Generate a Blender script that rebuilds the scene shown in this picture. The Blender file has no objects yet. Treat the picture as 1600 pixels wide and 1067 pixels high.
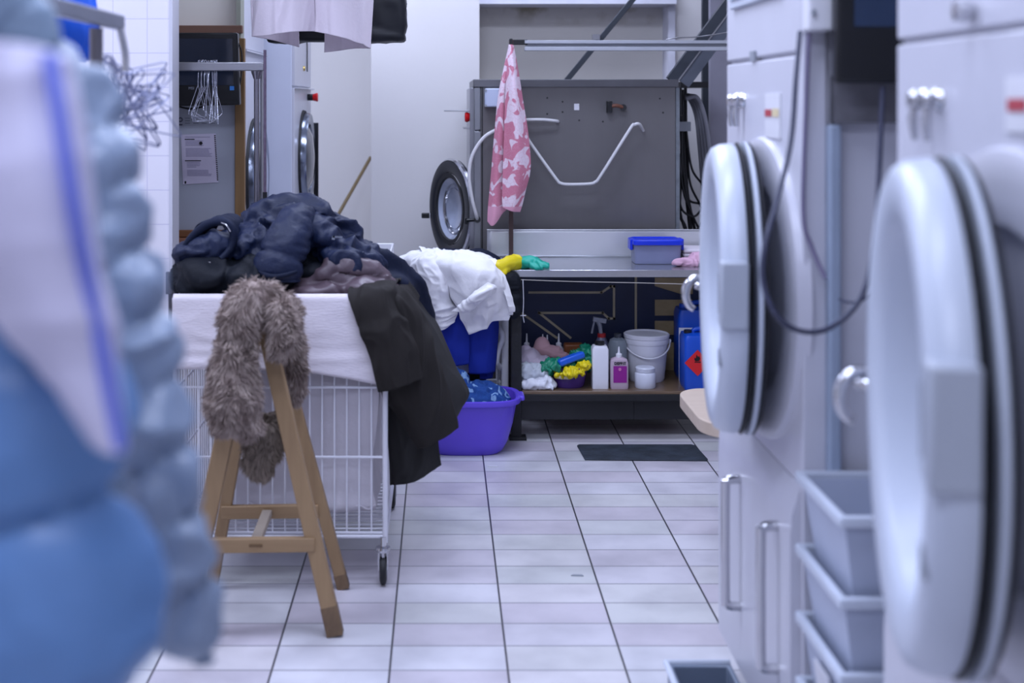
import bpy, bmesh, math, random
import numpy as np
from mathutils import Vector, Matrix
random.seed(7)
C = bpy.context.scene.collection
SC = bpy.context.scene
PI = math.pi
# ------------------------------------------------------------------ camera / light
F = 2055.0; H = 1.5; PX = 690.0; PY = 160.0        # focal length in pixels, eye height, principal point
cam = bpy.data.cameras.new('camera'); camo = bpy.data.objects.new('camera', cam); C.objects.link(camo)
camo.location = (0, 0, H); camo.rotation_euler = (PI/2, 0, 0)
cam.sensor_width = 36; cam.lens = F/1600*36
cam.shift_x = (800-PX)/1600; cam.shift_y = (PY-533.5)/1600
cam.clip_start = .05; cam.clip_end = 60
cam.dof.use_dof = True; cam.dof.focus_distance = 5.3; cam.dof.aperture_fstop = 2.2
SC.camera = camo
w = bpy.data.worlds.new('world'); SC.world = w; w.use_nodes = True
w.node_tree.nodes['Background'].inputs[0].default_value = (.40, .45, .85, 1)
w.node_tree.nodes['Background'].inputs[1].default_value = .55
SC.view_settings.view_transform = 'Standard'; SC.view_settings.look = 'None'
SC.view_settings.gamma = 1; SC.view_settings.use_curve_mapping = False
SC.view_settings.exposure = 0.0
LAMPS = [(-.4, .1, 32), (-.1, 1.6, 22), (-.1, 3.2, 33), (-1.9, 3.6, 46), (.2, 5.1, 44), (-1.2, 6.9, 40), (.7, 7.0, 17)]  # all unseen; foremost and leftmost added to brighten jackets and tiled wall

def P(px, py, Y):
    return Vector(((px-PX)*Y/F, Y, H-(py-PY)*Y/F))

# ------------------------------------------------------------------ helpers
def lin(c):
    if isinstance(c, str):
        c = [int(c[i:i+2], 16)/255 for i in (1, 3, 5)]
        c = [x/12.92 if x <= .04045 else ((x+.055)/1.055)**2.4 for x in c]
    return (c[0], c[1], c[2], 1)

def mat(name, col, rough=.5, metal=0, var=.08, vscale=8, bump=0, bscale=60, spec=.5, alpha=1, trans=0, stretch=(1, 1, 1), coat=0, sheen=0):
    m = bpy.data.materials.new(name); m.use_nodes = True
    nt = m.node_tree; N = nt.nodes; L = nt.links; b = N['Principled BSDF']
    tc = N.new('ShaderNodeTexCoord'); mp = N.new('ShaderNodeMapping'); mp.inputs['Scale'].default_value = stretch
    L.new(tc.outputs['Object'], mp.inputs['Vector'])
    nz = N.new('ShaderNodeTexNoise'); nz.inputs['Scale'].default_value = vscale; nz.inputs['Detail'].default_value = 4
    L.new(mp.outputs[0], nz.inputs['Vector'])
    mx = N.new('ShaderNodeMix'); mx.data_type = 'RGBA'
    c = lin(col)
    mx.inputs[6].default_value = tuple(max(0, v*(1-var*2)) for v in c[:3])+(1,)
    mx.inputs[7].default_value = tuple(min(1, v*(1+var*2)) for v in c[:3])+(1,)
    L.new(nz.outputs[0], mx.inputs[0]); L.new(mx.outputs[2], b.inputs['Base Color'])
    b.inputs['Roughness'].default_value = rough; b.inputs['Metallic'].default_value = metal
    b.inputs['Specular IOR Level'].default_value = spec
    b.inputs['Alpha'].default_value = alpha; b.inputs['Transmission Weight'].default_value = trans
    b.inputs['Coat Weight'].default_value = coat
    b.inputs['Sheen Weight'].default_value = sheen
    if bump:
        n2 = N.new('ShaderNodeTexNoise'); n2.inputs['Scale'].default_value = bscale; n2.inputs['Detail'].default_value = 5
        L.new(mp.outputs[0], n2.inputs['Vector'])
        bp = N.new('ShaderNodeBump'); bp.inputs['Strength'].default_value = bump; bp.inputs['Distance'].default_value = .01
        L.new(n2.outputs[0], bp.inputs['Height']); L.new(bp.outputs[0], b.inputs['Normal'])
    return m

def floor_mat():
    m = bpy.data.materials.new('floor_tiles'); m.use_nodes = True
    nt = m.node_tree; N = nt.nodes; L = nt.links; b = N['Principled BSDF']
    tc = N.new('ShaderNodeTexCoord'); sp = N.new('ShaderNodeSeparateXYZ'); L.new(tc.outputs['Object'], sp.inputs[0])
    def M(op, a, bb=None, c=None):
        n = N.new('ShaderNodeMath'); n.operation = op
        for i, v in enumerate((a, bb, c)):
            if v is None: continue
            if isinstance(v, (int, float)): n.inputs[i].default_value = v
            else: L.new(v, n.inputs[i])
        return n.outputs[0]
    u = M('DIVIDE', M('ADD', sp.outputs[0], 10*.312+.137), .312)
    v = M('DIVIDE', M('SUBTRACT', sp.outputs[1], 3.475-20*.156), .156)
    fu = M('FRACT', u); fv = M('FRACT', v)
    du = M('MULTIPLY', M('MINIMUM', fu, M('SUBTRACT', 1, fu)), .312)
    dv = M('MULTIPLY', M('MINIMUM', fv, M('SUBTRACT', 1, fv)), .156)
    gu = M('LESS_THAN', du, .0028); gv = M('LESS_THAN', dv, .0032)
    cb = N.new('ShaderNodeCombineXYZ'); L.new(M('FLOOR', u), cb.inputs[0]); L.new(M('FLOOR', v), cb.inputs[1])
    wn = N.new('ShaderNodeTexWhiteNoise'); wn.noise_dimensions = '3D'; L.new(cb.outputs[0], wn.inputs['Vector'])
    cr = N.new('ShaderNodeValToRGB'); L.new(wn.outputs['Value'], cr.inputs[0])
    e = cr.color_ramp.elements
    e[0].color = lin('#c7c1c9'); e[1].color = lin('#d3d2d8'); e[0].position = .1; e[1].position = .55
    for p, c in ((.75, '#c8c9c8'), (1, '#d6d2d6')):
        q = e.new(p); q.color = lin(c)
    nz = N.new('ShaderNodeTexNoise'); nz.inputs['Scale'].default_value = 5; nz.inputs['Detail'].default_value = 6; L.new(tc.outputs['Object'], nz.inputs['Vector'])
    cr2 = N.new('ShaderNodeValToRGB'); cr2.color_ramp.elements[0].position = .3; cr2.color_ramp.elements[0].color = (.80, .80, .81, 1); cr2.color_ramp.elements[1].position = .62; cr2.color_ramp.elements[1].color = (1, 1, 1, 1)
    L.new(nz.outputs[0], cr2.inputs[0])
    mu = N.new('ShaderNodeMix'); mu.data_type = 'RGBA'; mu.blend_type = 'MULTIPLY'; mu.inputs[0].default_value = 1
    L.new(cr.outputs[0], mu.inputs[6]); L.new(cr2.outputs[0], mu.inputs[7])
    m1 = N.new('ShaderNodeMix'); m1.data_type = 'RGBA'; L.new(gv, m1.inputs[0]); L.new(mu.outputs[2], m1.inputs[6]); m1.inputs[7].default_value = lin('#8b8a92')
    m2 = N.new('ShaderNodeMix'); m2.data_type = 'RGBA'; L.new(gu, m2.inputs[0]); L.new(m1.outputs[2], m2.inputs[6]); m2.inputs[7].default_value = lin('#38373d')
    L.new(m2.outputs[2], b.inputs['Base Color'])
    rr = M('ADD', M('MULTIPLY', nz.outputs[0], .25), .22); L.new(rr, b.inputs['Roughness'])
    bp = N.new('ShaderNodeBump'); bp.inputs['Strength'].default_value = .6; bp.inputs['Distance'].default_value = .003
    L.new(M('SUBTRACT', 1, M('MAXIMUM', gu, gv)), bp.inputs['Height']); L.new(bp.outputs[0], b.inputs['Normal'])
    return m

def tile_mat(name, pitch, ox, oz, col, grout):
    m = bpy.data.materials.new(name); m.use_nodes = True
    nt = m.node_tree; N = nt.nodes; L = nt.links; b = N['Principled BSDF']
    tc = N.new('ShaderNodeTexCoord'); sp = N.new('ShaderNodeSeparateXYZ'); L.new(tc.outputs['Object'], sp.inputs[0])
    def M(op, a, bb=None):
        n = N.new('ShaderNodeMath'); n.operation = op
        for i, v in enumerate((a, bb)):
            if v is None: continue
            if isinstance(v, (int, float)): n.inputs[i].default_value = v
            else: L.new(v, n.inputs[i])
        return n.outputs[0]
    u = M('FRACT', M('DIVIDE', M('ADD', sp.outputs[0], 20*pitch-ox), pitch))
    v = M('FRACT', M('DIVIDE', M('ADD', sp.outputs[2], 20*pitch-oz), pitch))
    d = M('MINIMUM', M('MINIMUM', u, M('SUBTRACT', 1, u)), M('MINIMUM', v, M('SUBTRACT', 1, v)))
    g = M('LESS_THAN', d, .013)
    mx = N.new('ShaderNodeMix'); mx.data_type = 'RGBA'; L.new(g, mx.inputs[0]); mx.inputs[6].default_value = lin(col); mx.inputs[7].default_value = lin(grout)
    L.new(mx.outputs[2], b.inputs['Base Color']); b.inputs['Roughness'].default_value = .18
    bp = N.new('ShaderNodeBump'); bp.inputs['Strength'].default_value = .5; bp.inputs['Distance'].default_value = .003
    L.new(M('SUBTRACT', 1, g), bp.inputs['Height']); L.new(bp.outputs[0], b.inputs['Normal'])
    return m

def pattern_mat(name, c1, c2, c3=None, scale=14, thr=.5, rough=.9, band=None):
    """two-colour printed or woven pattern made of noise blossoms"""
    m = bpy.data.materials.new(name); m.use_nodes = True
    nt = m.node_tree; N = nt.nodes; L = nt.links; b = N['Principled BSDF']
    tc = N.new('ShaderNodeTexCoord')
    nz = N.new('ShaderNodeTexNoise'); nz.inputs['Scale'].default_value = scale; nz.inputs['Detail'].default_value = 1.5; nz.inputs['Distortion'].default_value = .8
    L.new(tc.outputs['Object'], nz.inputs['Vector'])
    cr = N.new('ShaderNodeValToRGB'); e = cr.color_ramp.elements
    e[0].color = lin(c1); e[1].color = lin(c2); e[0].position = thr-.012; e[1].position = thr+.012
    L.new(nz.outputs[0], cr.inputs[0])
    vo = N.new('ShaderNodeTexVoronoi'); vo.feature = 'DISTANCE_TO_EDGE'; vo.inputs['Scale'].default_value = scale*3.2
    L.new(tc.outputs['Object'], vo.inputs['Vector'])
    cv = N.new('ShaderNodeValToRGB'); cv.color_ramp.elements[0].position = .0; cv.color_ramp.elements[1].position = .05; cv.color_ramp.elements[0].color = (.45, .45, .45, 1)
    L.new(vo.outputs['Distance'], cv.inputs[0])
    mx = N.new('ShaderNodeMix'); mx.data_type = 'RGBA'; L.new(cv.outputs[0], mx.inputs[0]); mx.inputs[6].default_value = lin(c3 or c2); L.new(cr.outputs[0], mx.inputs[7])
    out = mx.outputs[2]
    if band:
        sp = N.new('ShaderNodeSeparateXYZ'); L.new(tc.outputs['Object'], sp.inputs[0])
        g = N.new('ShaderNodeMath'); g.operation = 'LESS_THAN'; L.new(sp.outputs[2], g.inputs[0]); g.inputs[1].default_value = band[0]
        m3 = N.new('ShaderNodeMix'); m3.data_type = 'RGBA'; L.new(g.outputs[0], m3.inputs[0]); L.new(out, m3.inputs[6]); m3.inputs[7].default_value = lin(band[1]); out = m3.outputs[2]
    L.new(out, b.inputs['Base Color']); b.inputs['Roughness'].default_value = rough
    n2 = N.new('ShaderNodeTexNoise'); n2.inputs['Scale'].default_value = 350; L.new(tc.outputs['Object'], n2.inputs['Vector'])
    bp = N.new('ShaderNodeBump'); bp.inputs['Strength'].default_value = .4; bp.inputs['Distance'].default_value = .004
    L.new(n2.outputs[0], bp.inputs['Height']); L.new(bp.outputs[0], b.inputs['Normal'])
    return m

def stain_mat():
    m = mat('alcove_plaster', '#d6d2cd', .8, var=.03, vscale=2)
    nt = m.node_tree; N = nt.nodes; L = nt.links; b = N['Principled BSDF']
    base = [l for l in L if l.to_socket == b.inputs['Base Color']][0].from_socket
    tc = N.new('ShaderNodeTexCoord'); nz = N.new('ShaderNodeTexNoise'); nz.inputs['Scale'].default_value = 7; nz.inputs['Detail'].default_value = 7
    L.new(tc.outputs['Object'], nz.inputs['Vector'])
    sp = N.new('ShaderNodeSeparateXYZ'); L.new(tc.outputs['Object'], sp.inputs[0])
    mr = N.new('ShaderNodeMapRange'); mr.inputs[1].default_value = 1.95; mr.inputs[2].default_value = 2.08; L.new(sp.outputs[2], mr.inputs[0])
    cr = N.new('ShaderNodeValToRGB'); cr.color_ramp.elements[0].position = .5; cr.color_ramp.elements[1].position = .66; L.new(nz.outputs[0], cr.inputs[0])
    mu = N.new('ShaderNodeMath'); mu.operation = 'MULTIPLY'; L.new(mr.outputs[0], mu.inputs[0]); L.new(cr.outputs[0], mu.inputs[1])
    mx = N.new('ShaderNodeMix'); mx.data_type = 'RGBA'; L.new(mu.outputs[0], mx.inputs[0]); L.new(base, mx.inputs[6]); mx.inputs[7].default_value = lin('#8f8468')
    L.new(mx.outputs[2], b.inputs['Base Color'])
    return m

def wood_mat(name, c1, c2, sc=(40, 40, 3), rough=.55):
    m = mat(name, c1, rough, stretch=sc, vscale=1)
    N = m.node_tree.nodes; mx = [n for n in N if n.type == 'MIX'][0]
    mx.inputs[6].default_value = lin(c2); mx.inputs[7].default_value = lin(c1)
    return m

class MB:
    def __init__(s): s.bm = bmesh.new()
    def box(s, a, b, M=None):
        a, b = Vector(a), Vector(b)
        vs = [s.bm.verts.new((x, y, z)) for x in (min(a.x, b.x), max(a.x, b.x)) for y in (min(a.y, b.y), max(a.y, b.y)) for z in (min(a.z, b.z), max(a.z, b.z))]
        if M is not None:
            for v in vs: v.co = M @ v.co
        for f in ((0, 1, 3, 2), (4, 6, 7, 5), (0, 4, 5, 1), (2, 3, 7, 6), (0, 2, 6, 4), (1, 5, 7, 3)):
            s.bm.faces.new([vs[i] for i in f])
        return s
    def bar(s, p, q, w, d, up=(0, 1, 0)):
        """rectangular bar from p to q, w across, d along 'up'"""
        p, q = Vector(p), Vector(q); ax = (q-p).normalized(); u = Vector(up); u = (u-ax*u.dot(ax)).normalized(); r = ax.cross(u)
        vs = []
        for c in (p, q):
            for (i, j) in ((-1, -1), (1, -1), (1, 1), (-1, 1)): vs.append(s.bm.verts.new(c+r*(w/2*i)+u*(d/2*j)))
        for f in ((3, 2, 1, 0), (4, 5, 6, 7), (0, 1, 5, 4), (1, 2, 6, 5), (2, 3, 7, 6), (3, 0, 4, 7)): s.bm.faces.new([vs[i] for i in f])
        return s
    def tube(s, pts, r, n=10, smooth=0, cap=True, closed=False):
        pts = [Vector(p) for p in pts]
        rs = list(r) if isinstance(r, (list, tuple)) else [r]*len(pts)
        if smooth: pts, rs = crv(pts, rs, smooth, closed)
        m = len(pts); rings = []
        t0 = (pts[1]-pts[0]).normalized(); u = t0.orthogonal().normalized()
        for i in range(m):
            if closed: t = (pts[(i+1) % m]-pts[i-1]).normalized()
            else: t = (pts[min(i+1, m-1)]-pts[max(i-1, 0)]).normalized()
            u = (u-t*u.dot(t)).normalized(); v = t.cross(u)
            rings.append([s.bm.verts.new(pts[i]+(u*math.cos(a)+v*math.sin(a))*rs[i]) for a in [2*PI*k/n for k in range(n)]])
        for i in range(m if closed else m-1):
            A, B = rings[i], rings[(i+1) % m]
            for k in range(n): s.bm.faces.new((A[k], A[(k+1) % n], B[(k+1) % n], B[k]))
        if cap and not closed:
            s.bm.faces.new(rings[0][::-1]); s.bm.faces.new(rings[-1])
        return s
    def cyl(s, p, q, r, n=20, r2=None): return s.tube([p, q], [r, r if r2 is None else r2], n)
    def lathe(s, prof, M=None, n=32, sx=1, sy=1, sq=0):
        """prof: (r, z) pairs revolved about local z; sq>0 squares the section"""
        rings = []
        for r, z in prof:
            if r < 1e-5: rings.append([s.bm.verts.new((0, 0, z))])
            else:
                ring = []
                for k in range(n):
                    a = 2*PI*k/n; c, d = math.cos(a), math.sin(a)
                    if sq:
                        e = 2/(2+sq*6); c = math.copysign(abs(c)**e, c); d = math.copysign(abs(d)**e, d)
                    ring.append(s.bm.verts.new((r*c*sx, r*d*sy, z)))
                rings.append(ring)
        if M is not None:
            for R in rings:
                for v in R: v.co = M @ v.co
        for A, B in zip(rings, rings[1:]):
            if len(A) == 1 and len(B) == 1: continue
            for k in range(n):
                k2 = (k+1) % n
                if len(A) == 1: s.bm.faces.new((A[0], B[k], B[k2]))
                elif len(B) == 1: s.bm.faces.new((A[k], A[k2], B[0]))
                else: s.bm.faces.new((A[k], A[k2], B[k2], B[k]))
        return s
    def prism(s, poly, d):
        """poly of 3D points extruded by vector d"""
        d = Vector(d); a = [s.bm.verts.new(Vector(p)) for p in poly]; b = [s.bm.verts.new(Vector(p)+d) for p in poly]; n = len(a)
        s.bm.faces.new(a[::-1]); s.bm.faces.new(b)
        for i in range(n): s.bm.faces.new((a[i], a[(i+1) % n], b[(i+1) % n], b[i]))
        return s
    def grid(s, G):
        nu, nv = G.shape[:2]
        V = [[s.bm.verts.new(tuple(G[i, j])) for j in range(nv)] for i in range(nu)]
        for i in range(nu-1):
            for j in range(nv-1): s.bm.faces.new((V[i][j], V[i][j+1], V[i+1][j+1], V[i+1][j]))
        return s
    def ell(s, c, r, rot=None, n=3):
        M = Matrix.Translation(c) @ (rot or Matrix()) @ Matrix.Diagonal((r[0], r[1], r[2], 1))
        bmesh.ops.create_icosphere(s.bm, subdivisions=n, radius=1, matrix=M); return s

def crv(pts, rs, sub, closed=False):
    m = len(pts); o = []; ro = []
    rng = range(m) if closed else range(m-1)
    g = (lambda i: i % m) if closed else (lambda i: max(0, min(m-1, i)))
    for i in rng:
        p0, p1, p2, p3 = (pts[g(i+k)] for k in (-1, 0, 1, 2))
        for k in range(sub):
            t = k/sub
            o.append(.5*((2*p1)+(p2-p0)*t+(2*p0-5*p1+4*p2-p3)*t*t+(3*p1-p0-3*p2+p3)*t**3))
            ro.append(rs[g(i)]*(1-t)+rs[g(i+1)]*t)
    if not closed: o.append(pts[-1]); ro.append(rs[-1])
    return o, ro

def cr1(A, n, axis):
    A = np.moveaxis(np.asarray(A, float), axis, 0); m = len(A)
    t = np.linspace(0, m-1, n); i = np.minimum(t.astype(int), m-2); f = (t-i).reshape((-1,)+(1,)*(A.ndim-1))
    g = lambda k: A[np.clip(i+k, 0, m-1)]
    p0, p1, p2, p3 = g(-1), g(0), g(1), g(2)
    # reflect the ends
    p0 = np.where((i == 0).reshape((-1,)+(1,)*(A.ndim-1)), 2*p1-p2, p0); p3 = np.where((i == m-2).reshape((-1,)+(1,)*(A.ndim-1)), 2*p2-p1, p3)
    R = .5*(2*p1+(p2-p0)*f+(2*p0-5*p1+4*p2-p3)*f**2+(3*p1-p0-3*p2+p3)*f**3)
    return np.moveaxis(R, 0, axis)

def vnoise(p, seed=0):
    p = np.asarray(p, float)+seed*17.31; i = np.floor(p).astype(np.int64); f = p-i; f = f*f*f*(f*(f*6-15)+10)
    def h(a, b, c):
        n = (a*374761393+b*668265263+c*2147483647 % 998244353+c*1274126177) & 0xffffffff
        n = ((n ^ (n >> 13))*1274126177) & 0xffffffff
        n = (n ^ (n >> 16)) & 0xffff
        return n/65535.*2-1
    x, y, z = i[..., 0], i[..., 1], i[..., 2]; fx, fy, fz = f[..., 0], f[..., 1], f[..., 2]
    r = 0
    for dx in (0, 1):
        for dy in (0, 1):
            for dz in (0, 1):
                r = r+h(x+dx, y+dy, z+dz)*(fx if dx else 1-fx)*(fy if dy else 1-fy)*(fz if dz else 1-fz)
    return r

def folds(p, freq=8, seed=0, st=(1, 1, 1)):
    q = p*np.array(st)*freq
    wq = np.stack([vnoise(q*.6, seed+1), vnoise(q*.6, seed+2), vnoise(q*.6, seed+3)], -1)
    a = 1-np.abs(vnoise(q+wq*1.4, seed+4))*2.2
    b = 1-np.abs(vnoise(q*2.3+wq*1.2, seed+5))*2.2
    return np.clip(a, -.6, 1)*.7+np.clip(b, -.6, 1)*.3

def patch(rows, nu, nv, amp=.006, freq=8, seed=0, st=(1, 1, 1), conv=True, hemfree=False):
    A = np.array([[tuple(P(*c)) if conv else c for c in r] for r in rows])
    G = cr1(cr1(A, nu, 0), nv, 1)
    du = np.gradient(G, axis=0); dv = np.gradient(G, axis=1); n = np.cross(du, dv); n /= np.linalg.norm(n, axis=-1, keepdims=True)+1e-9
    if amp: G = G+n*(folds(G, freq, seed, st)*amp)[..., None]
    return G

def link_mesh(name, me, m, parent=None, smooth=True, auto=None):
    if m: me.materials.append(m)
    o = bpy.data.objects.new(name, me); C.objects.link(o)
    if smooth:
        me.polygons.foreach_set('use_smooth', [True]*len(me.polygons))
        if auto is not None: me.set_sharp_from_angle(angle=math.radians(auto))
    if parent is not None: o.parent = parent
    return o

def obj(name, mb, m, parent=None, smooth=True, auto=40, bevel=0, solid=0, sub=0, seg=2):
    bm = mb.bm if isinstance(mb, MB) else mb
    bmesh.ops.recalc_face_normals(bm, faces=bm.faces) if not solid else None
    org = Vector((0, 0, 0))
    if parent is not None:
        q = parent
        while q is not None: org += q.location; q = q.parent
    else:
        # origin of a free-standing thing: middle of its base
        xs = [v.co for v in bm.verts]
        if xs and not name.startswith(('wall', 'floor', 'ceiling')):
            org = Vector(((min(v.x for v in xs)+max(v.x for v in xs))/2, (min(v.y for v in xs)+max(v.y for v in xs))/2, min(v.z for v in xs)))
    for v in bm.verts: v.co -= org
    me = bpy.data.meshes.new(name); bm.to_mesh(me); bm.free()
    o = link_mesh(name, me, m, parent, smooth, auto)
    if parent is None: o.location = org
    if bevel:
        b = o.modifiers.new('bevel', 'BEVEL'); b.width = bevel; b.segments = seg; b.limit_method = 'ANGLE'; b.angle_limit = math.radians(35)
        if smooth: b.harden_normals = False
    if solid:
        s = o.modifiers.new('solid', 'SOLIDIFY'); s.thickness = solid; s.offset = 0
    if sub:
        s = o.modifiers.new('sub', 'SUBSURF'); s.levels = sub; s.render_levels = sub
    return o

def thing(name, label, cat, loc, group=None):
    o = bpy.data.objects.new(name, None); C.objects.link(o); o.location = loc; o.empty_display_size = .05
    return tag(o, label, cat, group)
def tag(o, label, cat, group=None, kind=None):
    o['label'] = label; o['category'] = cat
    if group: o['group'] = group
    if kind: o['kind'] = kind
    return o
def struct(name, mb, m, **k):
    o = obj(name, mb, m, **k); o['kind'] = 'structure'; return o

def blob(name, m, mb, parent=None, voxel=.01, amp=.008, freq=9, seed=0, st=(1, 1, 1), smooth_it=3, quilt=None):
    """fuses the volumes in mb into one continuous skin, then folds it"""
    bm = mb.bm; bmesh.ops.recalc_face_normals(bm, faces=bm.faces)
    me = bpy.data.meshes.new('t'); bm.to_mesh(me); bm.free()
    o = bpy.data.objects.new('t', me); C.objects.link(o)
    r = o.modifiers.new('r', 'REMESH'); r.mode = 'VOXEL'; r.voxel_size = voxel
    if smooth_it:
        s = o.modifiers.new('s', 'SMOOTH'); s.iterations = smooth_it; s.factor = .6
    dg = bpy.context.evaluated_depsgraph_get(); dg.update()
    m2 = bpy.data.meshes.new_from_object(o.evaluated_get(dg)); bpy.data.objects.remove(o)
    n = len(m2.vertices); co = np.empty(n*3); m2.vertices.foreach_get('co', co); co = co.reshape(-1, 3)
    no = np.empty(n*3); m2.vertices.foreach_get('normal', no); no = no.reshape(-1, 3)
    d = folds(co, freq, seed, st)*amp
    if quilt:   # direction vector, pitch, depth of the stitched channels
        dv, pitch, dep = quilt
        ph = co @ np.array(dv)/pitch + vnoise(co*3, seed+9)*.12
        d += (np.abs(np.sin(ph*PI))**.45-.8)*dep
    co = co+no*d[:, None]
    org = np.array([0., 0, 0])
    if parent is not None:
        q = parent
        while q is not None: org += np.array(q.location); q = q.parent
    else: org = np.array([(co[:, 0].min()+co[:, 0].max())/2, (co[:, 1].min()+co[:, 1].max())/2, co[:, 2].min()])
    m2.vertices.foreach_set('co', (co-org).ravel()); m2.name = name
    m2.materials.clear()
    ob = link_mesh(name, m2, m, parent)
    if parent is None: ob.location = org
    return ob

def text(name, body, size, loc, m, parent, rot=(PI/2, 0, 0), depth=.0006, ax='CENTER', bold=0):
    c = bpy.data.curves.new('t', 'FONT'); c.body = body; c.size = size; c.align_x = ax; c.align_y = 'CENTER'; c.extrude = depth; c.offset = bold
    o = bpy.data.objects.new('t', c); C.objects.link(o)
    dg = bpy.context.evaluated_depsgraph_get(); dg.update()
    me = bpy.data.meshes.new_from_object(o.evaluated_get(dg)); bpy.data.objects.remove(o)
    org = Vector((0, 0, 0)); q = parent
    while q is not None: org += q.location; q = q.parent
    me.transform(Matrix.Translation(Vector(loc)-org) @ Matrix.Rotation(rot[2], 4, 'Z') @ Matrix.Rotation(rot[0], 4, 'X'))
    me.materials.clear(); me.name = name
    return link_mesh(name, me, m, parent, smooth=False)

# ------------------------------------------------------------------ materials
M_white = mat('white_enamel', '#c6c6d0', .32, var=.02)
M_white2 = mat('white_plastic', '#dcdce2', .35, var=.02)
M_ring = mat('door_ring_plastic', '#bfc6d3', .35, var=.02)
M_grey = mat('grey_plastic', '#8d929b', .45, var=.03)
M_rubber = mat('black_rubber', '#16171c', .6, var=.1)
M_chrome = mat('chrome', '#c8c8cc', .12, 1, var=.02)
M_steel = mat('brushed_steel', '#716f70', .42, .6, var=.16, vscale=3, bump=.05, bscale=200, stretch=(1, 1, .08))
M_bsteel = mat('bright_sheet_steel', '#dcdde0', .34, .6, var=.05, vscale=4, bump=.25, bscale=5)
M_galv = mat('zinc_rail', '#a9a9ad', .3, .9, var=.06)
M_darksteel = mat('dark_painted_steel', '#3a3f47', .5, .3, var=.12)
M_black = mat('black_plastic', '#0f1014', .35, var=.1)
M_blackm = mat('black_paint_chipped', '#121318', .55, var=.25, vscale=30, bump=.2)
M_plaster = mat('painted_plaster', '#e2dfde', .8, var=.02, vscale=2, bump=.05, bscale=30)
M_cream = mat('cream_panel', '#ded8ce', .75, var=.03, vscale=2)
M_wood = wood_mat('trestle_wood', '#a98c66', '#83684a')
M_woodx = wood_mat('trestle_wood_cross', '#a98c66', '#83684a', (3, 40, 40))
M_wire = mat('white_coated_wire', '#d8d8e0', .35, var=.03)
M_linen = mat('white_linen', '#d6cfd6', .9, var=.03, bump=.25, bscale=90, stretch=(.6, 1, 3))
M_liner = mat('grey_white_liner', '#c0bbc2', .9, var=.06, vscale=4, bump=.15, bscale=60)
M_coat = mat('dark_wool', '#242120', .85, var=.2, bump=.2, bscale=500, spec=.25)
M_navy = mat('navy_nylon', '#141e3a', .52, var=.2, bump=.35, bscale=45, spec=.32)
M_navy2 = mat('dark_navy_cloth', '#10182e', .65, var=.2, bump=.3, bscale=50, spec=.2)
M_blackc = mat('black_nylon', '#0e121b', .65, var=.2, bump=.3, bscale=60, spec=.2)
M_taupe = mat('taupe_satin', '#594b53', .4, var=.12, bump=.2, bscale=50)
M_shirt = mat('white_cotton', '#ecebee', .8, var=.02, bump=.15, bscale=70)
M_royal = mat('royal_blue_cloth', '#0a2a9e', .8, var=.06, bump=.1, bscale=300)
M_purple = mat('purple_plastic', '#5f48cf', .35, var=.03)

# ------------------------------------------------------------------ the room
WN = 'wall_'
mb = MB(); mb.box((-3.2, -1.2, -.06), (2.6, 9, 0)); struct('floor', mb, floor_mat(), smooth=False)
mb = MB(); mb.box((-3.2, -1.2, 3.1), (2.6, 9, 3.16)); struct('ceiling', mb, mat('ceiling_paint', '#d8d8da', .9), smooth=False)
mb = MB(); mb.box((-.402, 7.5, 0), (P(749, 0, 7.5).x, 9, 3.1)); struct('wall_back', mb, M_plaster, smooth=False)
mb = MB(); mb.box((-3.2, 8.5, 0), (-.402, 9, 3.1)); struct('wall_back_recess', mb, M_plaster, smooth=False)
mb = MB(); mb.box((.2153, 7.85, 0), (P(1050, 0, 7.85).x, 9, 3.1)); struct('wall_back_alcove', mb, stain_mat(), smooth=False)
ax1 = P(1050, 0, 7.7).x
mb = MB(); mb.box((ax1, 7.7, 0), (2.6, 9, 3.1)); struct('wall_back_right', mb, M_plaster, smooth=False)
mb = MB(); mb.box((ax1-.03, 7.65, 1.0), (ax1+.01, 7.85, 3.1)); struct('trim_1', mb, mat('lilac_white_trim', '#dcdce8', .6), smooth=False)
mb = MB(); mb.box((.2153, 7.55, P(0, 6, 7.55).z), (ax1, 7.85, P(0, 6, 7.55).z+.09)); struct('trim_2', mb, bpy.data.materials['lilac_white_trim'], smooth=False)
mb = MB(); mb.box((2.3, -1.2, 0), (2.36, 9, 3.1)); struct('wall_right', mb, M_plaster, smooth=False)
mb = MB(); mb.box((-3.2, -1.2, 0), (-3.14, 9, 3.1)); struct('wall_left', mb, M_plaster, smooth=False)
mb = MB(); mb.box((-3.2, -1.26, 0), (2.6, -1.2, 3.1)); struct('wall_front', mb, M_plaster, smooth=False)
CW = 4.75
TP = 53.5*CW/F
colx = P(265, 0, CW).x
mb = MB(); mb.box((-3.14, CW, 0), (colx, CW+.1, 3.1)); struct('wall_left_tiled', mb, tile_mat('white_wall_tiles', TP, P(230, 0, CW).x, P(0, 83, CW).z, '#dfdce4', '#cbc8da'), smooth=False)
mb = MB(); mb.box((colx, CW-.01, 0), (colx+.012, CW+.11, 3.1)); struct('trim_3', mb, M_white, smooth=False)
mb = MB(); mb.box((-3.14, 5.56, 0), (P(372, 0, 5.56).x, 5.62, 3.1)); struct('wall_partition', mb, M_cream, smooth=False)
mb = MB(); mb.box((P(370, 0, 5.55).x, 5.53, 0), (P(377, 0, 5.55).x, 5.63, 3.1)); struct('trim_4', mb, mat('olive_grey_trim', '#9a9c8e', .6), smooth=False)

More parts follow.
